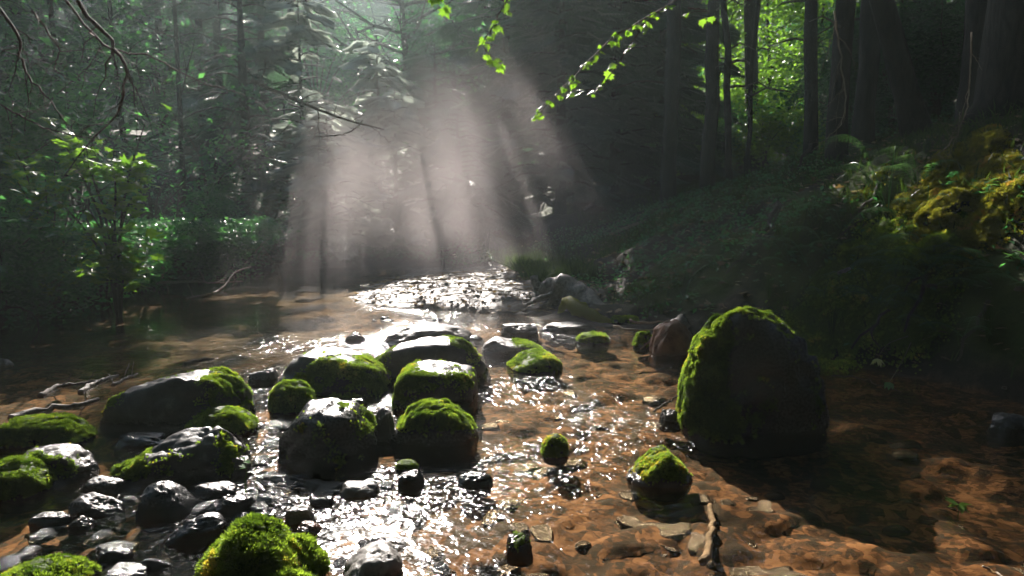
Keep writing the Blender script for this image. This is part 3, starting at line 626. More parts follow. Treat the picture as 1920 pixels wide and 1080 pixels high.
# ------------------------------------------------------------------ forest
def px2(px, Y, z=None):
    x = (px-960)/FPX*Y
    return np.array([x, Y, ground_z(x, Y) if z is None else z])
def copy_thing(root, loc, rz, label=None, group=None, s=1):
    r = root.copy(); C.objects.link(r); r.location = tuple(loc); r.rotation_euler = (0, 0, rz); r.scale = (s, s, s)
    if label: r['label'] = label
    if group: r['group'] = group
    for ch in list(root.children):
        c = ch.copy(); C.objects.link(c); c.parent = r
    return r
def bush(base, h, spread, nl, leaf, m, label, group=None, seed=0, name='bush', cat='bush', template=(LEAF_V, LEAF_F), tilt=.6, ns=9):
    r = np.random.default_rng(seed); base = np.asarray(base, float); root = empty(name, base, label, cat, group); sm = MB(); cen = []
    for i in range(ns):
        a = r.random()*6.28; l = spread*r.uniform(.3, 1); e = base+[math.cos(a)*l, math.sin(a)*l, h*r.uniform(.45, 1)]
        Lp = smooth_path([base-[0, 0, .1], base+(e-base)*[.25, .25, .6], e], 7, .02, seed+i); sm.add(*tube(Lp, np.linspace(.018, .004, 7)*max(1, h*.5), 4, cap=False))
        for q in range(2, 7):
            for z in range(2): cen.append(Lp[q]+r.normal(0, spread*.14, 3))
    sm.build('stem', M_twig, root, origin=base); cen = np.array(cen)
    Pp = cen[r.integers(0, len(cen), nl)]+r.normal(0, 1, (nl, 3))*[spread*.16, spread*.16, spread*.08]
    cm = MB(); cloud_leaves(cm, Pp, leaf, tilt, template)
    if cm.n: cm.build('foliage', m, root, False, origin=base)
    return root
rb = np.random.default_rng(12)
for i in range(30):
    Yb = rb.uniform(31, 44); x = -34+i*2.2+rb.uniform(-.8, .8)
    b = np.array([x, Yb, ground_z(x, Yb)])
    broad_tree(b, rb.uniform(14, 18), 4.0, .05, 7000, .30, M_leaf_dk if i % 2 else M_leaf, 'tall broadleaf tree in the hazy distance beyond the stream', 'far forest trees', .22, 500+i, 14, clump=.34)
for i in range(20):
    Yb = rb.uniform(22, 30); x = -26+i*1.9+rb.uniform(-.8, .8)
    if -8 < x < -3: Yb = 30
    if 5 < x < 12.5: continue
    b = np.array([x, Yb, ground_z(x, Yb)])
    conifer(b, rb.uniform(12, 17), 2.8, 60, .8, M_con_dk, 'dark conifer in the middle distance among the forest trees', 'middle distance conifers', 600+i, z0=.04)
# unseen crowns added over, around and behind the viewer to block sky light
cv = broad_tree((7.5, 3, ground_z(7.5, 3)), 11, 5.0, .45, 9000, .3, M_leaf_dk, 'unseen tree added outside the view to block the sky light', 'added shade trees over the stream', .25, 901, 14, clump=.4)
for i, (x, y, s) in enumerate([(8.5, -3, 1.1), (-8, 2, 1), (-9, -4, 1.1), (3, -7, 1.1), (-3, -8, 1.2), (9, 8, 1.0), (10.5, 12, 1.0), (-11, 6, 1.1), (1.5, -13, 1.3), (-7, -13, 1.3), (8, -12, 1.3)]):
    copy_thing(cv, (x, y, ground_z(x, y)-.1), i*1.3, s=s)
for i, (x, y, lx, h) in enumerate([(6.5, 5, -5, 12), (6.5, 11, -5, 13), (5.5, -1, -4, 12), (-6.5, -1, 5, 12), (9, 8, -4, 15), (12, 14, -4, 13), (7, 8, -2, 11), (10, 10, -2, 12), (8, 3, -2, 11)]):
    broad_tree((x, y, ground_z(x, y)), h, 5.2, .62, 8000, .34, M_leaf_dk, 'bank tree added to shade the stream with its unseen crown', 'added shade trees over the stream', .2, 930+i, 16, clump=.42, lean=(lx, 0))
for i, (x, y, lx, h) in enumerate([(9, 15, -3, 18), (12, 19, -4, 20), (5, 24, -1, 22), (8, 23, -2, 22), (0, 27, 0, 24), (14, 25, -2, 24), (-4, 27, 0, 25)]):  # high crowns added to keep the sun off the haze near the viewer
    broad_tree((x, y, ground_z(x, y)), h, 4.6, .5, 9000, .36, M_leaf_dk, 'very tall tree added to shade the haze with its crown above the view', 'added tall shade trees', .24, 990+i, 16, clump=.42, lean=(lx, -1))
for i in range(16):
    x = -13+i*1.15; Yb = 26+(i*7 % 5)*.8
    bush((x, Yb, ground_z(x, Yb)), 4.2+(i*3 % 4)*.6, 1.9, 4500, .2, (M_leaf, M_leaf_dk)[i % 2], 'tall shrub at the back of the valley beyond the pool', 'shrubs at the back of the valley', 960+i)
# the bright conifer of the centre and its neighbours
for i, (px, Yb, hh, sp, sz, lab) in enumerate([
    (655, 20.5, 8.0, 2.2, .62, 'sunlit silvery conifer left of the mist, tallest and brightest of its cluster'),
    (575, 19, 6.0, 1.8, .55, 'shorter pale conifer at the left end of the sunlit cluster'),
    (715, 21, 7.4, 1.9, .6, 'sunlit conifer partly veiled by the left side of the mist'),
    (620, 17.5, 3.6, 1.3, .6, 'low young conifer in front of the tallest silvery one'),
    (690, 22, 7.6, 1.8, .6, 'slender silvery conifer just behind and right of the tallest one'),
    (615, 22.5, 8.0, 1.9, .6, 'slender silvery conifer behind and left of the tallest one'),
    (745, 19, 5.0, 1.4, .65, 'small pale conifer at the left border of the bright vapour')]):
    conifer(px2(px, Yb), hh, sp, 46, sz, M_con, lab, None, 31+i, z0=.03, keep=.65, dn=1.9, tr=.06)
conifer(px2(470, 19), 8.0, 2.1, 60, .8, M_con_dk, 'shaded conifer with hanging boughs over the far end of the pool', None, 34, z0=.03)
for i, (px, Yb) in enumerate([(860, 19), (950, 21), (1050, 19), (1150, 20), (1235, 21)]):
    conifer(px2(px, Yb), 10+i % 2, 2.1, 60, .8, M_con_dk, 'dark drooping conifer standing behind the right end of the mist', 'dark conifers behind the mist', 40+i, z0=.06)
# left shore trees and thicket
for i, (px, Yb, hh) in enumerate([(20, 13, 9), (130, 14.5, 10), (250, 15.5, 11), (350, 17, 11), (-120, 11, 9), (-300, 9, 8), (540, 21, 9)]):
    broad_tree(px2(px, Yb), hh, 2.3, .05, 6500, .19, M_leaf if i % 2 else M_leaf_dk, 'leafy tree leaning over the left shore of the pool', 'left shore trees', .07, 700+i, 14, clump=.2)
BL = ['rounded bush on the left shore, %s' % q for q in ('cut by the left edge and lowest over the water', 'just right of the left edge', 'below the maple sapling', 'with leaves dipping to the waterline by the dead branches', 'right of the shoreline sapling', 'reaching farthest right towards the dark hollow', 'small and dim at the mouth of the dark hollow', 'far back beyond the webbed twigs')]
for i, (px, Yb, h, sp) in enumerate([(-10, 8.6, 1.9, 1.2), (95, 9.4, 2.1, 1.2), (190, 10.4, 2.0, 1.2), (270, 12.2, 1.3, 1.2), (330, 13.2, 2.0, 1.3), (405, 14.0, 1.5, 1.1), (460, 15.5, 1.2, .9), (560, 18.5, 1.5, 1.2)]):
    g = px2(px, Yb); bush(g, h, sp, 5200, .11, (M_leaf, M_leaf)[i % 2], BL[i], None, 60+i)
for i, (px, Yb, h) in enumerate([(30, 11, 3.2), (160, 12, 3.2), (290, 14, 3.0), (-60, 9.7, 3.2), (400, 16.5, 3.0)]):
    bush(px2(px, Yb), h, 1.6, 4200, .14, (M_leaf, M_leaf)[i % 2], 'tall shrub in the second row of the left shore thicket', 'second row shrubs', 80+i)
bush(px2(215, 9.0), 3.0, .75, 750, .17, M_leaf_br, 'young maple sapling catching light over the left thicket', None, 95, 'maple_sapling', 'sapling', (MAPLE_V, MAPLE_F), .45, 8)
bush(px2(100, 9.2), 2.5, .6, 380, .15, M_leaf_br, 'smaller maple sapling left of the brighter one', None, 96, 'maple_sapling', 'sapling', (MAPLE_V, MAPLE_F), .45, 6)
# bright forest past the right hill
for i, (px, Yb, h) in enumerate([(1340, 25, 9), (1430, 27, 9), (1510, 26, 8), (1400, 31, 11), (1280, 28, 10)]):
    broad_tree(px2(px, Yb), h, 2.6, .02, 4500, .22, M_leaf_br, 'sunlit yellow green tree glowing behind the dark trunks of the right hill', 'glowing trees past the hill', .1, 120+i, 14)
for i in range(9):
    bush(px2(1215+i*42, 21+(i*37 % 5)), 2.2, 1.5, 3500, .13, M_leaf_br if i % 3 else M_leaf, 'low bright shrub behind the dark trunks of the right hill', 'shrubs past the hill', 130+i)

for i, (px, Yb, h) in enumerate([(1590, 14, 2.6), (1660, 13, 2.4), (1740, 12.5, 2.6), (1830, 12, 2.6), (1920, 11, 2.6), (1620, 17, 4), (1720, 16, 4), (1850, 15, 4), (1560, 19, 4)]):
    bush(px2(px, Yb), h, 1.3, 4500, .12, M_leaf_dk, 'dark shrub filling the space between the big trunks at upper right', 'shrubs between the big trunks', 150+i)
# ------------------------------------------------------------------ dark trunks on the right hill
def trunk(px, Yb, r0, h, label, lean=0.0, seed=0, boughs=5):
    b = px2(px, Yb); root = empty('tree_trunk', b, label, 'tree'); m = MB()
    p = smooth_path([b-[0, 0, .4], b+[lean*.3, 0, h*.3], b+[lean*.7, 0, h*.7], b+[lean, 0, h]], 16, .02, seed)
    m.add(*tube(p, np.r_[r0*1.5, r0*1.12, np.linspace(r0, r0*.6, 14)], 14, .16, seed=seed)); m.build('trunk', M_bark, root, origin=b)
    r = np.random.default_rng(seed); bm_ = MB()
    for i in range(boughs):
        q = p[int(4+i*9/boughs)]; a = r.random()*6.28; l = r.uniform(.5, 1.4); e = q+[math.cos(a)*l, math.sin(a)*l, -.1*l]
        bm_ = MB(); bm_.add(*tube(smooth_path([q, (q+e)/2+[0, 0, .12], e], 6, .03, seed+i), np.linspace(.03, .006, 6), 4, cap=False)); bm_.build('dead_branch', M_twig, root, origin=b)
    return root
trunk(1250, 15.5, .17, 12, 'broad dark trunk, leftmost of those before the glowing forest', 0.1, 1)
trunk(1322, 14.5, .14, 12, 'straight dark trunk in the middle of the glowing gap', .05, 3)
trunk(1366, 14, .07, 9, 'slim leaning trunk at the right of the glowing gap', -.7, 4)
trunk(1392, 14, .05, 8, 'thinnest stem standing before the brightest leaves', .25, 5)
trunk(1515, 12.5, .12, 9, 'dark trunk where the right hill crest meets the glowing leaves', -.6, 6)
trunk(1560, 11, .15, 9, 'thick dark trunk on the crest right of the glowing gap', -.1, 7)
trunk(1605, 11.5, .17, 9, 'thick dark trunk second from the glowing gap on the crest', .1, 8)
trunk(1805, 9.5, .2, 8, 'dark trunk left of the largest trunk at top right', 0, 9)
trunk(1885, 8.2, .42, 8, 'massive reddish brown trunk at the top right corner', .05, 10, 2)

# ------------------------------------------------------------------ ground cover, litter, moss on the right bank
def on_land(n, x0, x1, y0, y1, cond, seed):
    r = np.random.default_rng(seed); x = r.uniform(x0, x1, n); y = r.uniform(y0, y1, n); z = H(x, y); P = np.stack([x, y, z], -1)
    return P[cond(P)]
dhf = lambda P: P[:, 0]-np.interp(P[:, 1], YH, XH)
P = on_land(120000, -1, 11, 4, 18, lambda P: (dhf(P) > .05) & (vnoise(P, .9, 51)+.3*vnoise(P, 4, 52) > .0), 61)[:30000]
mb = MB(); N = np.c_[rng.normal(0, .45, (len(P), 2)), np.ones(len(P))]
BL3 = np.array([[-.06, 0, 0], [.06, 0, 0], [.05, .1, .5], [-.05, .1, .5], [0, .45, .95]]); BF3 = np.array([[0, 1, 2], [0, 2, 3], [3, 2, 4]])
V, F = scatter(BL3, BF3, P, frames(N, rng.random(len(P))*6.28), .13*rng.uniform(.5, 1.5, len(P))); mb.add(V, F, np.repeat(rng.random(len(P)), 5))
tag(mb.build('grass', M_grass, None, False), 'dim grass and sedge growing over the shaded right hillside', 'grass', kind='stuff')
P = on_land(60000, -1, 10, 3.5, 17, lambda P: (dhf(P) > .0) & (vnoise(P, .7, 55) > -.2), 62)[:14000]
mb = MB(); cloud_leaves(mb, P+[0, 0, .07]+rng.normal(0, .03, P.shape), .075, .6, gap=False)
tag(mb.build('ground_cover', M_leaf, None, False), 'low leafy herbs carpeting the shaded right bank', 'ground cover', kind='stuff')
P = on_land(40000, -3, 10, 3.5, 17, lambda P: (dhf(P) > -.6) & (P[:, 2] > .04), 63)[:5000]
mb = MB(); cloud_leaves(mb, P+[0, 0, .02], .09, .25, (MAPLE_V, MAPLE_F), gap=False)
tag(mb.build('leaf_litter', M_dry, None, False), 'fallen brown leaves scattered over the right slope', 'leaf litter', kind='stuff')
P = on_land(40000, -12, -3, 7, 20, lambda P: (P[:, 2] > .04), 64)[:12000]
mb = MB(); cloud_leaves(mb, P+[0, 0, .1]+rng.normal(0, .05, P.shape), .09, .6, gap=False)
P = on_land(40000, -6, 0, 15, 24, lambda P: (P[:, 2] > .1) & (dhf(P) < .5), 65)[:9000]
cloud_leaves(mb, P+[0, 0, .1]+rng.normal(0, .06, P.shape), .12, .6, gap=False)
tag(mb.build('undergrowth', M_leaf_dk, None, False), 'low undergrowth on the left and far shores', 'undergrowth', kind='stuff')
P = on_land(60000, -3, 2, 10.5, 16, lambda P: (np.abs(dhf(P)) < .5), 66)[:5000]
mb = MB(); N = np.c_[rng.normal(0, .5, (len(P), 2)), np.ones(len(P))]
V, F = scatter(BL3, BF3, P, frames(N, rng.random(len(P))*6.28), .22*rng.uniform(.5, 1.5, len(P))); mb.add(V, F, np.repeat(rng.random(len(P)), 5))
tag(mb.build('shore_grass', M_grass, None, False), 'pale grass at the upper edge of the mud bar behind the mist', 'grass', kind='stuff')
P = on_land(30000, -2.9, 1.6, 9.2, 13.5, lambda P: (P[:, 2] > .0) & (dhf(P) < .6), 67)[:1500]
mb = MB(); cloud_leaves(mb, P+[0, 0, .012], .07, .3, (MAPLE_V, MAPLE_F), gap=False); r9 = np.random.default_rng(9)
for q in P[:260]:
    a = r9.random()*3.14; l = r9.uniform(.08, .35); d = np.array([math.cos(a), math.sin(a), r9.normal(0, .05)])*l; mb.add(*tube([q-d+[0, 0, .02], q+[0, 0, .03], q+d+[0, 0, .015]], [.004, .008, .003], 4, cap=False), r9.random()*.4)
tag(mb.build('flood_debris', M_dry, None, False), 'small sticks and brown leaves left over the mud bar', 'debris', kind='stuff')
for i in range(22):
    q = P[r9.integers(0, len(P))]; s_ = r9.uniform(.05, .16); o = bpy.data.objects.new('pebble', pm[r9.integers(0, 7)]); C.objects.link(o); o.location = (q[0], q[1], q[2]-.01); o.scale = (s_, s_*.8, s_*.5); o.rotation_euler = (0, 0, r9.random()*6)
    tag(o, 'small stone half bedded in the mud bar at the far side of the midstream rocks', 'stone', 'stones on the mud bar')
# moss of the right bank
c0 = MOSSY_BANK
def bank_moss(cx, cy_, rx, ry, n, size, m, label, seed):
    r = np.random.default_rng(seed); xs = np.arange(cx-rx, cx+rx, .035); ys = np.arange(cy_-ry, cy_+ry, .035); X, Y, F = grid(xs, ys); Z = H(X, Y)
    V = np.stack([X, Y, Z], -1); F = np.concatenate([F[:, [0, 1, 2]], F[:, [0, 2, 3]]])
    d = np.hypot((X-cx)/rx, (Y-cy_)/ry); wgt = ss(1.05-d+.5*fbm(V, 2.2, 3, seed), .2, .5)
    V[:, 2] += wgt*(.05+.06*fbm(V, 5, 3, seed+2))
    o = moss_on(V, F, wgt*.9, n, size, m, None, seed, 60000); o.name = 'bank_moss'; tag(o, label, 'moss', kind='stuff')
bank_moss(c0[0]+.1, c0[1]+.1, .75, .95, 9000, .026, M_moss_gold, 'golden and rust coloured moss lit by a sunbeam on the right bank', 71)
cb = hit(1640, 500); bank_moss(cb[0], cb[1], .6, .7, 6000, .022, M_moss, 'dim olive moss cushion on the bank below the sunlit fern', 72)
cb = hit(1600, 590); bank_moss(cb[0], cb[1], 1.0, .8, 3500, .022, M_moss, 'dark green moss along the bank above the waterline behind the boulder', 73)

def mound(px, py, rx, ry, rz, off, label, seed, m):
    c = hit(px, py)+np.array(off); V, F = ICO[5]; V = V*[rx, ry, rz]; V = V+normals(V, F)*(.5*min(rx, rz)*fbm(V, 3.6, 5, seed, .6))[:, None]
    root = empty('mossy_mound', c, label, 'mound'); make_mesh('earth', V, F, M_rock_wet, root); N = normals(V, F); moss_on(V, F, np.clip(.65+1.3*fbm(V, 5, 3, seed+4), 0, 1)*ss(N[:, 2], -.9, -.4), 9000, .03, m, root, seed)
mound(1800, 405, .24, .18, .18, (.0, .12, -.05), 'knobbly mound of golden moss glowing in a sunbeam high on the right bank', 5, M_moss_gold)
mound(1775, 465, .3, .2, .14, (.0, .1, -.04), 'flatter green gold moss shelf under the glowing golden mound', 7, M_moss)
# ------------------------------------------------------------------ ferns, plants, grass tufts
def fern(base, fronds, label, m=None, seed=0):
    """fronds: (azimuth, length, rise)"""
    base = np.asarray(base, float); root = empty('fern', base, label, 'fern'); r = np.random.default_rng(seed)
    for (az, ln, rise) in fronds:
        d = np.array([math.cos(az), math.sin(az), 0]); p = smooth_path([base, base+d*ln*.4+[0, 0, rise*ln*.75], base+d*ln*.8+[0, 0, rise*ln*.85], base+d*ln+[0, 0, rise*ln*.55]], 26)
        mb = MB(); mb.add(*tube(p, np.linspace(.006, .0015, 26), 4, cap=False), .3)
        s = np.cross(d, [0, 0, 1])
        for i in range(3, 26):
            t = (i-3)/23; l = ln*.27*math.sin(math.pi*min(1, t*.85+.17))**.8+.01
            for sg in (-1, 1):
                tip = s*sg*l+d*l*.35+np.array([0, 0, -.25*l])+r.normal(0, .006, 3); nb_ = 7
                for q in range(nb_):
                    a0 = p[i]+tip*(q/nb_); a1 = p[i]+tip*((q+1.15)/nb_); wv = d*(.05*ln*(1-q/nb_)+.004)
                    mb.add(np.array([a0, a1+wv*.9, a1-wv*.9+tip*.02, a0+tip*.05]), np.array([[0, 1, 3], [0, 3, 2]]), .3+.5*r.random())
        mb.build('frond', m or M_fern, root, False, origin=base)
    return root
fb = hit(1665, 400)
fern(fb, [(2.4, .75, 1.3), (1.0, .7, 1.2), (-.2, .8, .45), (3.3, .8, .7), (4.2, .75, .5)], 'upright fern with silvery lit fronds left of the golden moss', None, 1)
fern(hit(1520, 400), [(3.3, .7, .5), (2.4, .55, .5), (.3, .5, .4), (4.4, .5, .3)], 'dim arching fern on the slope above the huge boulder', None, 2)
fern(hit(1420, 380), [(3.0, .55, .5), (1.6, .5, .5), (.2, .5, .3)], 'faint fern higher up the slope left of the other ferns', None, 3)
fern(hit(1850, 500), [(3.2, .55, .2), (3.9, .45, .2), (2.3, .5, .4)], 'dark green fern reaching left from under the golden moss', None, 4)
fern(hit(1915, 530), [(3.4, .5, .2), (2.6, .45, .3), (4.2, .45, .1)], 'fern cut by the right edge with broad fronds', None, 5)
fern(hit(1600, 470), [(2.9, .4, .3), (.6, .4, .3), (4.6, .4, .2)], 'small fern on the dim bank below the upright fern', None, 6)
def tuft(base, n, h, spread, label, m=None, seed=0, droop=1.0, name='grass_tuft', group=None):
    r = np.random.default_rng(seed); base = np.asarray(base, float); mb = MB()
    for i in range(n):
        a = r.random()*6.28; d = np.array([math.cos(a), math.sin(a), 0])*spread*r.uniform(.2, 1); hh = h*r.uniform(.5, 1)
        p = smooth_path([base+d*.05, base+d*.35+[0, 0, hh*.8], base+d*.8+[0, 0, hh*.9], base+d*1.2+[0, 0, hh*(1-.6*droop)]], 9)
        s = np.cross(d/np.linalg.norm(d), [0, 0, 1])*.004*(h/.3)**.5; w_ = np.linspace(1, .15, 9)[:, None]
        V = np.concatenate([p-s*w_, p+s*w_]); j = np.arange(8)
        mb.add(V, np.concatenate([np.stack([j, j+1, j+10], -1), np.stack([j, j+10, j+9], -1)]), r.random())
    return tag(mb.build(name, m or M_grass, None, False), label, 'grass', group)
tuft(hit(1442, 560), 26, .34, .22, 'arching grass tuft behind the top of the huge boulder', None, 1)
tuft(hit(1560, 640), 34, .36, .26, 'pale grass clump hanging over the waterline right of the huge boulder', None, 2, 1.6)
tuft(hit(1850, 640), 20, .35, .2, 'thin dark grass blades on the bank near the right edge', None, 3)
tuft(hit(1090, 560), 26, .3, .25, 'hazy grass tuft above the fallen log', None, 4)
tuft(hit(1000, 500), 20, .25, .2, 'hazy grass tuft at the top of the mud bar', None, 5)
tuft(hit(1240, 590), 26, .28, .25, 'dim grass tuft on the slope behind the reddish brown block', None, 6)
def herb(base, h, n, leaf, label, m=None, seed=0, name='herb', template=(LEAF_V, LEAF_F), lean=(0, 0)):
    r = np.random.default_rng(seed); base = np.asarray(base, float); root = empty(name, base, label, 'plant'); top = base+[lean[0], lean[1], h]
    sm = MB(); p = smooth_path([base-[0, 0, .03], base+(top-base)*[.3, .3, .6], top], 8, .004, seed); sm.add(*tube(p, np.linspace(.004, .002, 8), 4, cap=False), .5); sm.build('stem', M_grass, root, origin=base)
    P = p[r.integers(3, 8, n)]; a = r.random(n)*6.28; D = np.stack([np.cos(a), np.sin(a), r.normal(0, .25, n)], -1)
    V, F = scatter(template[0], template[1], P, frames_dir(D, np.tile([0, 0, 1.], (n, 1))), leaf*r.uniform(.7, 1.2, n)); lm = MB(); lm.add(V, F, np.repeat(r.random(n), len(template[0]))); lm.build('leaves', m or M_leaf, root, False, origin=base); return root
herb(hit(1745, 345), .2, 14, .09, 'leafy sprig catching light at the left top of the golden moss', M_fern, 1)
herb(hit(1765, 380)+[0, -.15, .1], .2, 18, .07, 'leafy sprigs growing out of the glowing golden mound', M_leaf, 11)
herb(hit(1830, 400)+[0, -.15, .1], .2, 18, .07, 'sprigs with small leaves at the right of the glowing golden mound', M_fern, 12)
herb(hit(1900, 510), .18, 12, .09, 'pale leaved sprig at the right edge above the water', M_fern, 2)
herb(hit(1740, 470), .15, 9, .09, 'small sprig with one bright leaf under the golden moss', M_fern, 3)
herb(hit(1300, 590), .25, 14, .09, 'sprig with bright leaves behind the reddish brown block', M_fern, 4)
herb(hit(1330, 600), .18, 12, .08, 'low sprig with pale leaves between the block and the huge boulder', M_fern, 5)
herb(hit(1480, 500), .18, 12, .09, 'dim sprig halfway up the slope above the huge boulder', M_leaf, 6)
herb(at(862, 375, 12.5)-[0, 0, .45], .45, 10, .2, 'lone greenish sprig glowing inside the mist', M_leaf_br, 7) if False else None
herb(ground(466, 1010, .0)+[0, 0, .25], .12, 8, .05, 'tiny seedling growing from the foreground moss cushion', M_fern, 8)
herb(ground(1796, 965), .05, 14, .06, 'bright green water plant tip at the lower right', M_leaf_br, 9)
herb(hit(855, 488), .15, 8, .12, 'small star shaped seedling on the mud bar', M_pale, 10)
def stalk(pts, label, m, seed, nl=9, leaf=.045, name='drooping_flower', droop=-1.0):
    p = smooth_path(pts, 12); root = empty(name, p[0], label, 'flower'); s = MB(); s.add(*tube(p, np.linspace(.0035, .002, 12), 4, cap=False), .5); s.build('stalk', M_twig_pale, root, origin=p[0])
    r = np.random.default_rng(seed); a = r.random(nl)*6.28; D = np.stack([np.cos(a), np.sin(a), np.full(nl, droop)+r.normal(0, .4, nl)], -1); P = np.tile(p[-1], (nl, 1))
    V, F = scatter(LEAF_V, LEAF_F, P, frames_dir(D, np.tile([.1, .1, 1.], (nl, 1))), leaf*r.uniform(.7, 1.3, nl)); l = MB(); l.add(V, F, .5); l.build('petals', m, root, False, origin=p[0]); return root
stalk([at(1703, 630, 5.0), at(1665, 645, 4.95), at(1645, 672, 4.9)], 'pale drooping flower head on a thin arched stalk over dark water', M_pale, 1, 14, .06)
stalk([at(1708, 642, 5.0), at(1690, 680, 4.95), at(1668, 716, 4.9)], 'blue green drooping leaf cluster below the pale flower head', M_leaf, 2, 12, .06)

rr = np.random.default_rng(77)
for i in range(26):
    px = rr.uniform(1180, 1900); py = rr.uniform(330, 640) if px > 1560 else rr.uniform(420, 600)
    h_ = hit(px, py)
    fern(h_, [(rr.uniform(0, 6.28), rr.uniform(.3, .55), rr.uniform(.3, .8)) for _ in range(4)], 'small shaded fern among the undergrowth of the right bank', None, 300+i)['group'] = 'small ferns of the right bank'
for i, (px, py) in enumerate([(1480, 330), (1600, 420), (1720, 560), (1830, 610), (1400, 470), (1650, 600)]):
    b = hit(px, py); a = rr.uniform(-.5, .5); P_ = smooth_path([b+[.5, .4, .55], b+[.25, .1, .28], b+[0, -.05, .05], b+[-.3, -.2+a*.3, -.25]], 16, .03, i); mb = MB(); mb.add(*tube(P_, np.linspace(.03, .008, 16), 7, .3, seed=i))
    for q in (5, 8, 11):
        e = P_[q]+rr.normal(0, .16, 3); mb.add(*tube(smooth_path([P_[q], (P_[q]+e)/2+rr.normal(0, .03, 3), e], 6), np.linspace(.012, .004, 6), 4, cap=False))
    o = mb.build('exposed_root', M_twig, None); tag(o, ['bare root crossing the slope below the dark crest trunks', 'bare root on the bank under the upright fern', 'bare root hanging over the undercut bank right of the pale flower head', 'bare root low on the bank near the right edge', 'bare root on the slope above the reddish brown block', 'bare root at the bank foot behind the huge boulder'][i], 'root')
# ------------------------------------------------------------------ dead wood
def twig(path, Ys, r0, r1, label, name='dead_branch', cat='branch', m=None, subs=0, sublen=.25, seed=0, jit=.006, sub2=True, down=0.0, n=24, sides=6, sink=0.0):
    Ys = np.broadcast_to(np.asarray(Ys, float), (len(path),)); P = smooth_path([at(a, b, min(y, hit(a, b)[1]-.02) if b > 420 else y) for (a, b), y in zip(path, Ys)], n, jit, seed)-[0, 0, sink]
    mb = MB(); mb.add(*tube(P, np.linspace(r0, r1, n), sides, .12, seed=seed)); r = np.random.default_rng(seed+50)
    for i in range(subs):
        k = int(n*.12+(n*.86)*i/subs); d = P[min(k+1, n-1)]-P[k-1]; d /= np.linalg.norm(d); q = r.normal(0, .75, 3)*[1, .6, 1]+d*.8+[0, 0, -down]; q /= np.linalg.norm(q); l = sublen*r.uniform(.4, 1.2)*(1-.5*k/n)
        e = P[k]+q*l; S_ = smooth_path([P[k], P[k]+q*l*.5+r.normal(0, .04*l, 3), e+[0, 0, -.15*l]], 8, .02*l, seed+i); rr = r0+(r1-r0)*k/n
        mb.add(*tube(S_, np.linspace(rr*.5, r1*.35, 8), 4, cap=False))
        if sub2:
            for z in range(4):
                kk = 2+z; q2 = q+r.normal(0, .6, 3); q2 /= np.linalg.norm(q2); mb.add(*tube([S_[kk], S_[kk]+q2*l*.2, S_[kk]+q2*l*.38+[0, 0, -.04*l]], [r1*.4, r1*.3, r1*.2], 3, cap=False))
    return tag(mb.build(name, m or M_twig, None), label, cat)
twig([(70, -160), (150, 10), (205, 70), (231, 120), (232, 180), (210, 225), (165, 270), (120, 330)], [3.4, 3.5, 3.6, 3.7, 3.8, 3.9, 4, 4.1], .012, .003, 'long bare branch curving down through the upper left corner', subs=14, sublen=.4, seed=1)
twig([(-60, -60), (30, 60), (45, 130), (90, 185), (130, 240)], 3.4, .009, .002, 'bare twiggy branch at the far upper left', subs=12, sublen=.4, seed=2)
twig([(-60, 150), (30, 215), (120, 250), (200, 262)], 4.2, .007, .002, 'low bare branch with fine twigs at the left edge', subs=12, sublen=.35, seed=3)
twig([(80, -60), (190, 80), (280, 105), (380, 155), (460, 178)], [4.5, 5, 5.5, 6, 6.4], .010, .003, 'bare branch sloping right towards the conifers', subs=13, sublen=.5, seed=4)
twig([(60, 20), (110, 90), (105, 130), (130, 150)], 3.8, .006, .002, 'short crooked twig crossing the upper left corner', subs=7, sublen=.3, seed=5)
twig([(470, 150), (560, 190), (640, 222), (720, 243)], [11, 11.3, 11.6, 12], .035, .010, 'dark bough reaching right in front of the silvery conifer', subs=7, sublen=.8, seed=6)
twig([(590, 256), (640, 252), (668, 240), (680, 225)], 12, .015, .008, 'thin twig under the dark bough before the silvery conifer', seed=7)
twig([(300, 530), (360, 528), (410, 530), (455, 527)], [12, 12, 12.1, 12.2], .03, .008, 'pale dead branch lying along the far left waterline', m=M_twig_pale, subs=5, sublen=.5, seed=8)
twig([(308, 480), (306, 505), (302, 530)], 12.2, .03, .02, 'short pale broken stub standing at the left waterline', m=M_twig_pale, seed=9, n=8)
twig([(-20, 590), (30, 575), (70, 600), (60, 640), (0, 655)], 7.5, .012, .004, 'bent dead branch dipping into the pool at the left edge', subs=9, sublen=.4, seed=10)
twig([(350, 560), (410, 545), (440, 512), (470, 500)], [11.5, 11.8, 12.4, 12.8], .02, .006, 'thin dead stick leaning off the left shore', m=M_twig_pale, subs=5, sublen=.4, seed=11)
for i in range(1):
    o = twig([(478, 474), (490, 462), (503, 478), (520, 495), (543, 486), (556, 466)], 12.6, .008, .004, 'cobwebbed dry twig bundle hanging over the far pool', m=M_twig_pale, subs=26, sublen=.45, seed=12, name='twig_bundle', down=.2)
twig([(75, 742), (110, 724), (160, 718), (205, 708)], [5.9, 6.1, 6.2, 6.3], .022, .008, 'dark driftwood stick lying in the pool at left', name='driftwood', cat='driftwood', m=M_twig, seed=13, subs=3, sublen=.2, sub2=False)
twig([(152, 736), (172, 722), (195, 712), (222, 704)], [6.0, 6.15, 6.25, 6.4], .026, .010, 'knotted pale driftwood beside the dark driftwood stick', name='driftwood', cat='driftwood', m=M_wood, seed=14, subs=3, sublen=.25, sub2=False)
twig([(212, 722), (235, 710), (258, 700)], [6.2, 6.3, 6.4], .018, .006, 'short forked driftwood right of the knotted one', name='driftwood', cat='driftwood', m=M_wood, seed=15, subs=3, sublen=.2, sub2=False, n=12)
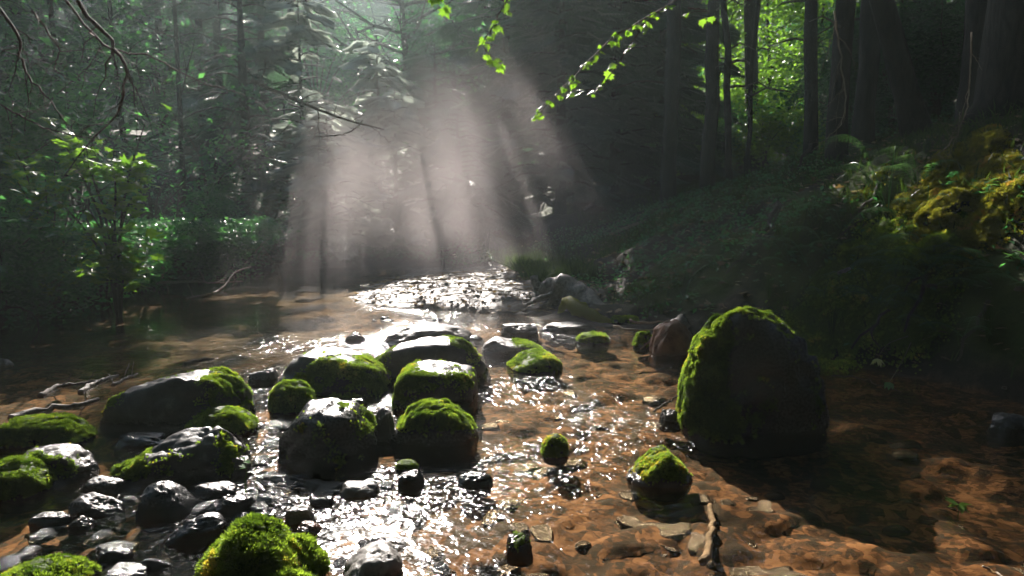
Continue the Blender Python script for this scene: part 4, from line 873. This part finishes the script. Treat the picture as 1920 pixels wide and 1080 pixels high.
twig([(345, 684), (370, 676), (402, 673)], [7.0, 7.05, 7.1], .028, .010, 'small dark driftwood above the large slanting slab', name='driftwood', cat='driftwood', seed=16, subs=2, sublen=.15, sub2=False, n=12)
twig([(20, 785), (80, 768), (150, 758), (185, 748)], [5.1, 5.3, 5.4, 5.5], .030, .015, 'half sunk grey log behind the mossy rock at the left edge', name='driftwood', cat='driftwood', m=M_wood, seed=17)
twig([(-10, 683), (8, 680), (22, 684)], 6.9, .05, .02, 'greenish log end breaking the water at the left edge', name='driftwood', cat='driftwood', m=M_wood, seed=18, n=8)
twig([(60, 840), (110, 845), (150, 870), (190, 895), (235, 880)], [4.0, 3.95, 3.9, 3.8, 3.8], .005, .003, 'thin twig bent over the grey topped rock', subs=5, sublen=.12, seed=19)
twig([(142, 795), (150, 775), (162, 762), (185, 755)], 4.7, .005, .003, 'curved twig between the mossy left rock and the slanting slab', seed=20)
twig([(437, 900), (462, 870), (452, 820)], 3.75, .006, .003, 'thin upright twig among the stones left of the black boulder', subs=5, sublen=.12, seed=21)
twig([(455, 922), (505, 918), (552, 921)], 3.55, .004, .003, 'straight thin stick lying across the shallows below the black boulder', seed=22)
twig([(690, 812), (712, 800), (735, 785)], 4.15, .006, .003, 'little forked twig on the wedged grey slab', subs=3, sublen=.1, seed=23)
twig([(1225, 772), (1250, 755), (1272, 742)], [4.55, 4.6, 4.6], .008, .006, 'short bare stick poking out left of the huge boulder', seed=24)
twig([(1320, 1040), (1335, 985), (1332, 935)], [2.8, 3.08, 3.45], .02, .014, 'sunken brown stick pointing up the stream in the foreground', seed=25, m=M_wood, sink=.035)
twig([(1560, 705), (1600, 706), (1650, 722), (1690, 735)], 5.4, .008, .004, 'fallen twig near the dark waterline right of the boulder', seed=26, m=M_twig)
twig([(1842, 1062), (1870, 1072), (1900, 1095)], 2.7, .005, .004, 'wet shiny stick at the bottom right corner', seed=27, m=M_twig_pale, n=8)
twig([(1565, 20), (1572, 80), (1585, 170), (1580, 225), (1555, 255), (1520, 285)], [6.5, 6.5, 6.4, 6.3, 6.2, 6.2], .008, .002, 'hanging bare branch ending in a fan of fine twigs at upper right', subs=12, sublen=.45, seed=28, down=.5, m=M_twig_pale)
twig([(1822, 60), (1818, 160), (1810, 210), (1790, 260), (1745, 300), (1712, 318)], [5.6, 5.6, 5.5, 5.5, 5.4, 5.4], .006, .002, 'thin hanging branch above the golden moss', subs=7, sublen=.35, seed=29, down=.4, m=M_twig_pale)
twig([(1800, 210), (1795, 250), (1775, 300)], 5.5, .004, .0015, 'fine dangling root before the golden moss', seed=30, m=M_twig_pale)
twig([(1108, 452), (1160, 432), (1215, 412), (1255, 395)], [hit(1108, 456)[1], hit(1160, 436)[1], hit(1215, 416)[1], hit(1255, 399)[1]], .025, .035, 'fallen pale pole leaning on the hazy slope', 'fallen_branch', 'branch', seed=31, m=M_twig_pale)
twig([(1140, 355), (1160, 328), (1182, 302)], [hit(1140, 362)[1], hit(1160, 335)[1], hit(1182, 309)[1]], .055, .06, 'upper piece of birch log lying on the hazy slope', 'birch_log', 'log', M_birch, seed=32, n=12, sides=10)
twig([(1096, 392), (1106, 385), (1118, 377)], [hit(1096, 398)[1], hit(1106, 391)[1], hit(1118, 383)[1]], .045, .045, 'lower short piece of birch log on the hazy slope', 'birch_log', 'log', M_birch, seed=33, n=8, sides=10)
twig([(1572, 512), (1582, 508), (1592, 504)], [6.3, 6.3, 6.35], .018, .018, 'short pale cut stick on the bank above the boulder', 'fallen_branch', 'branch', M_birch, seed=34, n=8)
# the stranded log with roots at the end of the mud bar
def shaft(name, pts, rad, m, parent, seed, sides=12, rough=.28, n=18, origin=None):
    P = smooth_path(pts, n, .01, seed); r = np.interp(np.linspace(0, 1, n), np.linspace(0, 1, len(rad)), rad); mb = MB(); mb.add(*tube(P, r, sides, rough, seed=seed)); return mb.build(name, m, parent, origin=origin)
L0 = at(1060, 575, 9.6); lg = empty('stranded_log', L0, 'weathered root stump stranded at the end of the mud bar', 'log')
shaft('log', [at(1030, 548, 9.9), at(1060, 545, 9.7), at(1100, 562, 9.4), at(1142, 592, 9.0)], [.16, .2, .14, .05], M_wood, lg, 1, 16, .4, origin=L0)
for i, pts in enumerate([[(1040, 560), (1020, 575), (1000, 590)], [(1045, 565), (1035, 585), (1027, 612)], [(1035, 552), (1005, 562), (980, 575)], [(1050, 570), (1075, 590), (1060, 605)], [(1090, 600), (1060, 612), (1015, 615)]]):
    shaft('root', [at(a, b, 9.45-.08*k) for k, (a, b) in enumerate(pts)], [.05, .035, .012], M_wood, lg, 5+i, 7, .25, 10, L0)
o = shaft('mossy_log', [at(1048, 590, 9.0), at(1062, 568, 9.0), at(1085, 580, 8.8), at(1110, 592, 8.6), at(1152, 607, 8.4)], [.03, .08, .10, .08, .03], M_moss_gold, None, 21, 10, .3); tag(o, 'arched yellow green mossy log in front of the root stump', 'log')
o = shaft('birch_stub', [at(1012, 556, 9.9), at(1007, 538, 9.95), at(1001, 518, 10)], [.07, .065, .055], M_birch, None, 22, 10, .1, 8); tag(o, 'white birch stub standing at the end of the mud bar', 'stump')
o = shaft('rotten_stump', [at(1268, 622, 6.9), at(1275, 605, 6.95), at(1280, 590, 7)], [.12, .08, .02], M_wood, None, 23, 9, .5, 8); tag(o, 'splintered brown wood scrap on top of the reddish brown block', 'wood')
for i, pts in enumerate([[(1245, 612), (1225, 635), (1200, 655)], [(1250, 640), (1228, 650), (1212, 665)], [(1180, 600), (1220, 605), (1262, 600)], [(1150, 612), (1180, 618), (1230, 617)]]):
    o = shaft('washed_root', [at(a, b, 7.0-.05*k) for k, (a, b) in enumerate(pts)], [.015, .012, .006], M_twig_pale, None, 30+i, 6, .2, 10); tag(o, ['pale root hanging over the left face of the reddish brown block', 'short root beneath the pale root at the reddish brown block', 'stick lying behind the reddish brown block', 'thin stick over the water left of the reddish brown block'][i], 'root')

# ------------------------------------------------------------------ branches with leaves hanging into the view
def leafy(path, Ys, n, leaf, label, seed, m=M_leaf_br, name='leafy_branch', off=.05, r0=.006, side=.8):
    Ys = np.broadcast_to(np.asarray(Ys, float), (len(path),)); P = smooth_path([at(a, b, y) for (a, b), y in zip(path, Ys)], 24, .004, seed); root = empty(name, P[0], label, 'branch')
    s = MB(); s.add(*tube(P, np.linspace(r0, .0015, 24), 5, cap=False)); r = np.random.default_rng(seed); k = r.integers(3, 24, n); Q = P[k]; T = P[np.minimum(k+1, 23)]-P[k-1]; T /= np.linalg.norm(T, axis=1)[:, None]
    D = T+r.normal(0, side, (n, 3))*[1, 1, .4]+[0, 0, -.45]; D /= np.linalg.norm(D, axis=1)[:, None]
    for q, d in zip(Q, D): s.add(*tube([q, q+d*off*.6, q+d*off], [.0012]*3, 3, cap=False))
    s.build('stem', M_twig, root, origin=P[0]); U = np.c_[r.normal(0, .5, (n, 2)), np.ones(n)]
    V, F = scatter(MAPLE_V, MAPLE_F, Q+D*off, frames_dir(D+[0, 0, -.2], U), leaf*r.uniform(.6, 1.15, n)); l = MB(); l.add(V, F, np.repeat(.4+.6*r.random(n), len(MAPLE_V))); l.build('leaves', m, root, False, origin=P[0]); return root
leafy([(975, -60), (945, 10), (925, 50), (905, 85), (938, 118)], 4.2, 30, .055, 'hanging maple spray with bright leaves at the top centre', 1)
leafy([(800, -60), (815, -20), (822, 2)], 4.3, 9, .075, 'few bright maple leaves dipping in at the top left of centre', 2)
leafy([(1330, -50), (1250, 10), (1190, 45), (1140, 80), (1100, 120), (1070, 150), (1030, 190), (1012, 212)], [5, 4.9, 4.8, 4.8, 4.7, 4.6, 4.5, 4.5], 80, .042, 'long slanting leafy branch lit green above the right of the mist', 3, off=.04)
leafy([(1290, 15), (1330, 20), (1300, 22)], 5, 4, .07, 'single bright leaf before the dark trunks at top', 4)
leafy([(1230, 20), (1190, 70), (1130, 160), (1085, 165)], 4.9, 16, .07, 'short leafy twig under the long slanting branch', 5)

# ------------------------------------------------------------------ haze and mist
def volume_mat(name, dens, col, g, noise=None):
    m = bpy.data.materials.new(name); m.use_nodes = True; t = m.node_tree; N = t.nodes; L = t.links; N.remove(N['Principled BSDF'])
    v = N.new('ShaderNodeVolumePrincipled'); v.inputs['Color'].default_value = (*col, 1); v.inputs['Density'].default_value = dens; v.inputs['Anisotropy'].default_value = g
    L.new(v.outputs[0], N['Material Output'].inputs['Volume'])
    if noise:
        tc = N.new('ShaderNodeTexCoord'); n1 = noise_node(N, L, noise, 4, .55, tc.outputs['Object'], .8)
        ln = N.new('ShaderNodeVectorMath'); ln.operation = 'LENGTH'; L.new(tc.outputs['Object'], ln.inputs[0])
        f = N.new('ShaderNodeMapRange'); f.inputs[1].default_value = 1.0; f.inputs[2].default_value = .25; L.new(ln.outputs['Value'], f.inputs[0])
        r = N.new('ShaderNodeMapRange'); r.inputs[1].default_value = .36; r.inputs[2].default_value = .74; L.new(n1.outputs[0], r.inputs[0])
        a = N.new('ShaderNodeMath'); a.operation = 'MULTIPLY'; L.new(f.outputs[0], a.inputs[0]); L.new(r.outputs[0], a.inputs[1])
        b = N.new('ShaderNodeMath'); b.operation = 'MULTIPLY'; b.inputs[1].default_value = dens; L.new(a.outputs[0], b.inputs[0]); L.new(b.outputs[0], v.inputs['Density'])
    return m
V8 = np.array([[x, y, z] for x in (-75, 65) for y in (-48, 88) for z in (-2, 34)], float)
F6 = np.array([[0, 1, 3, 2], [4, 6, 7, 5], [0, 4, 5, 1], [2, 3, 7, 6], [0, 2, 6, 4], [1, 5, 7, 3]])
tag(make_mesh('haze', V8, F6, volume_mat('haze_air', .001, (.78, .96, .93), .55), smooth=False), kind='stuff')
def mist(px, py, Y, rx, ry, rz, dens, label, seed, sc_=2.2):
    V, F = ICO[4]; V = V[:]; o = make_mesh('mist', V, F, volume_mat('mist_vapour', dens, (.98, .88, .88), .5, sc_)); p = at(px, py, Y)
    o.location = tuple(p); o.scale = (rx, ry, rz); o.rotation_euler = (0, 0, seed); tag(o, label, 'mist', kind='stuff')
mist(800, 385, 13.5, 3.2, 2.2, 2.9, .12, 'bright drifting vapour rising over the mud bar', 0, .9)
mist(610, 430, 13, 3.0, 2.0, 2.7, .08, 'thin vapour over the pool left of the bright vapour', .7, .9)
mist(1040, 340, 12.5, 3.4, 2.0, 2.8, .10, 'faint vapour drifting over the right slope', .9, .9)
mist(820, 640, 6.4, 2.0, 1.6, .5, .03, 'low veil of vapour over the midstream rocks', .3, 1.6)
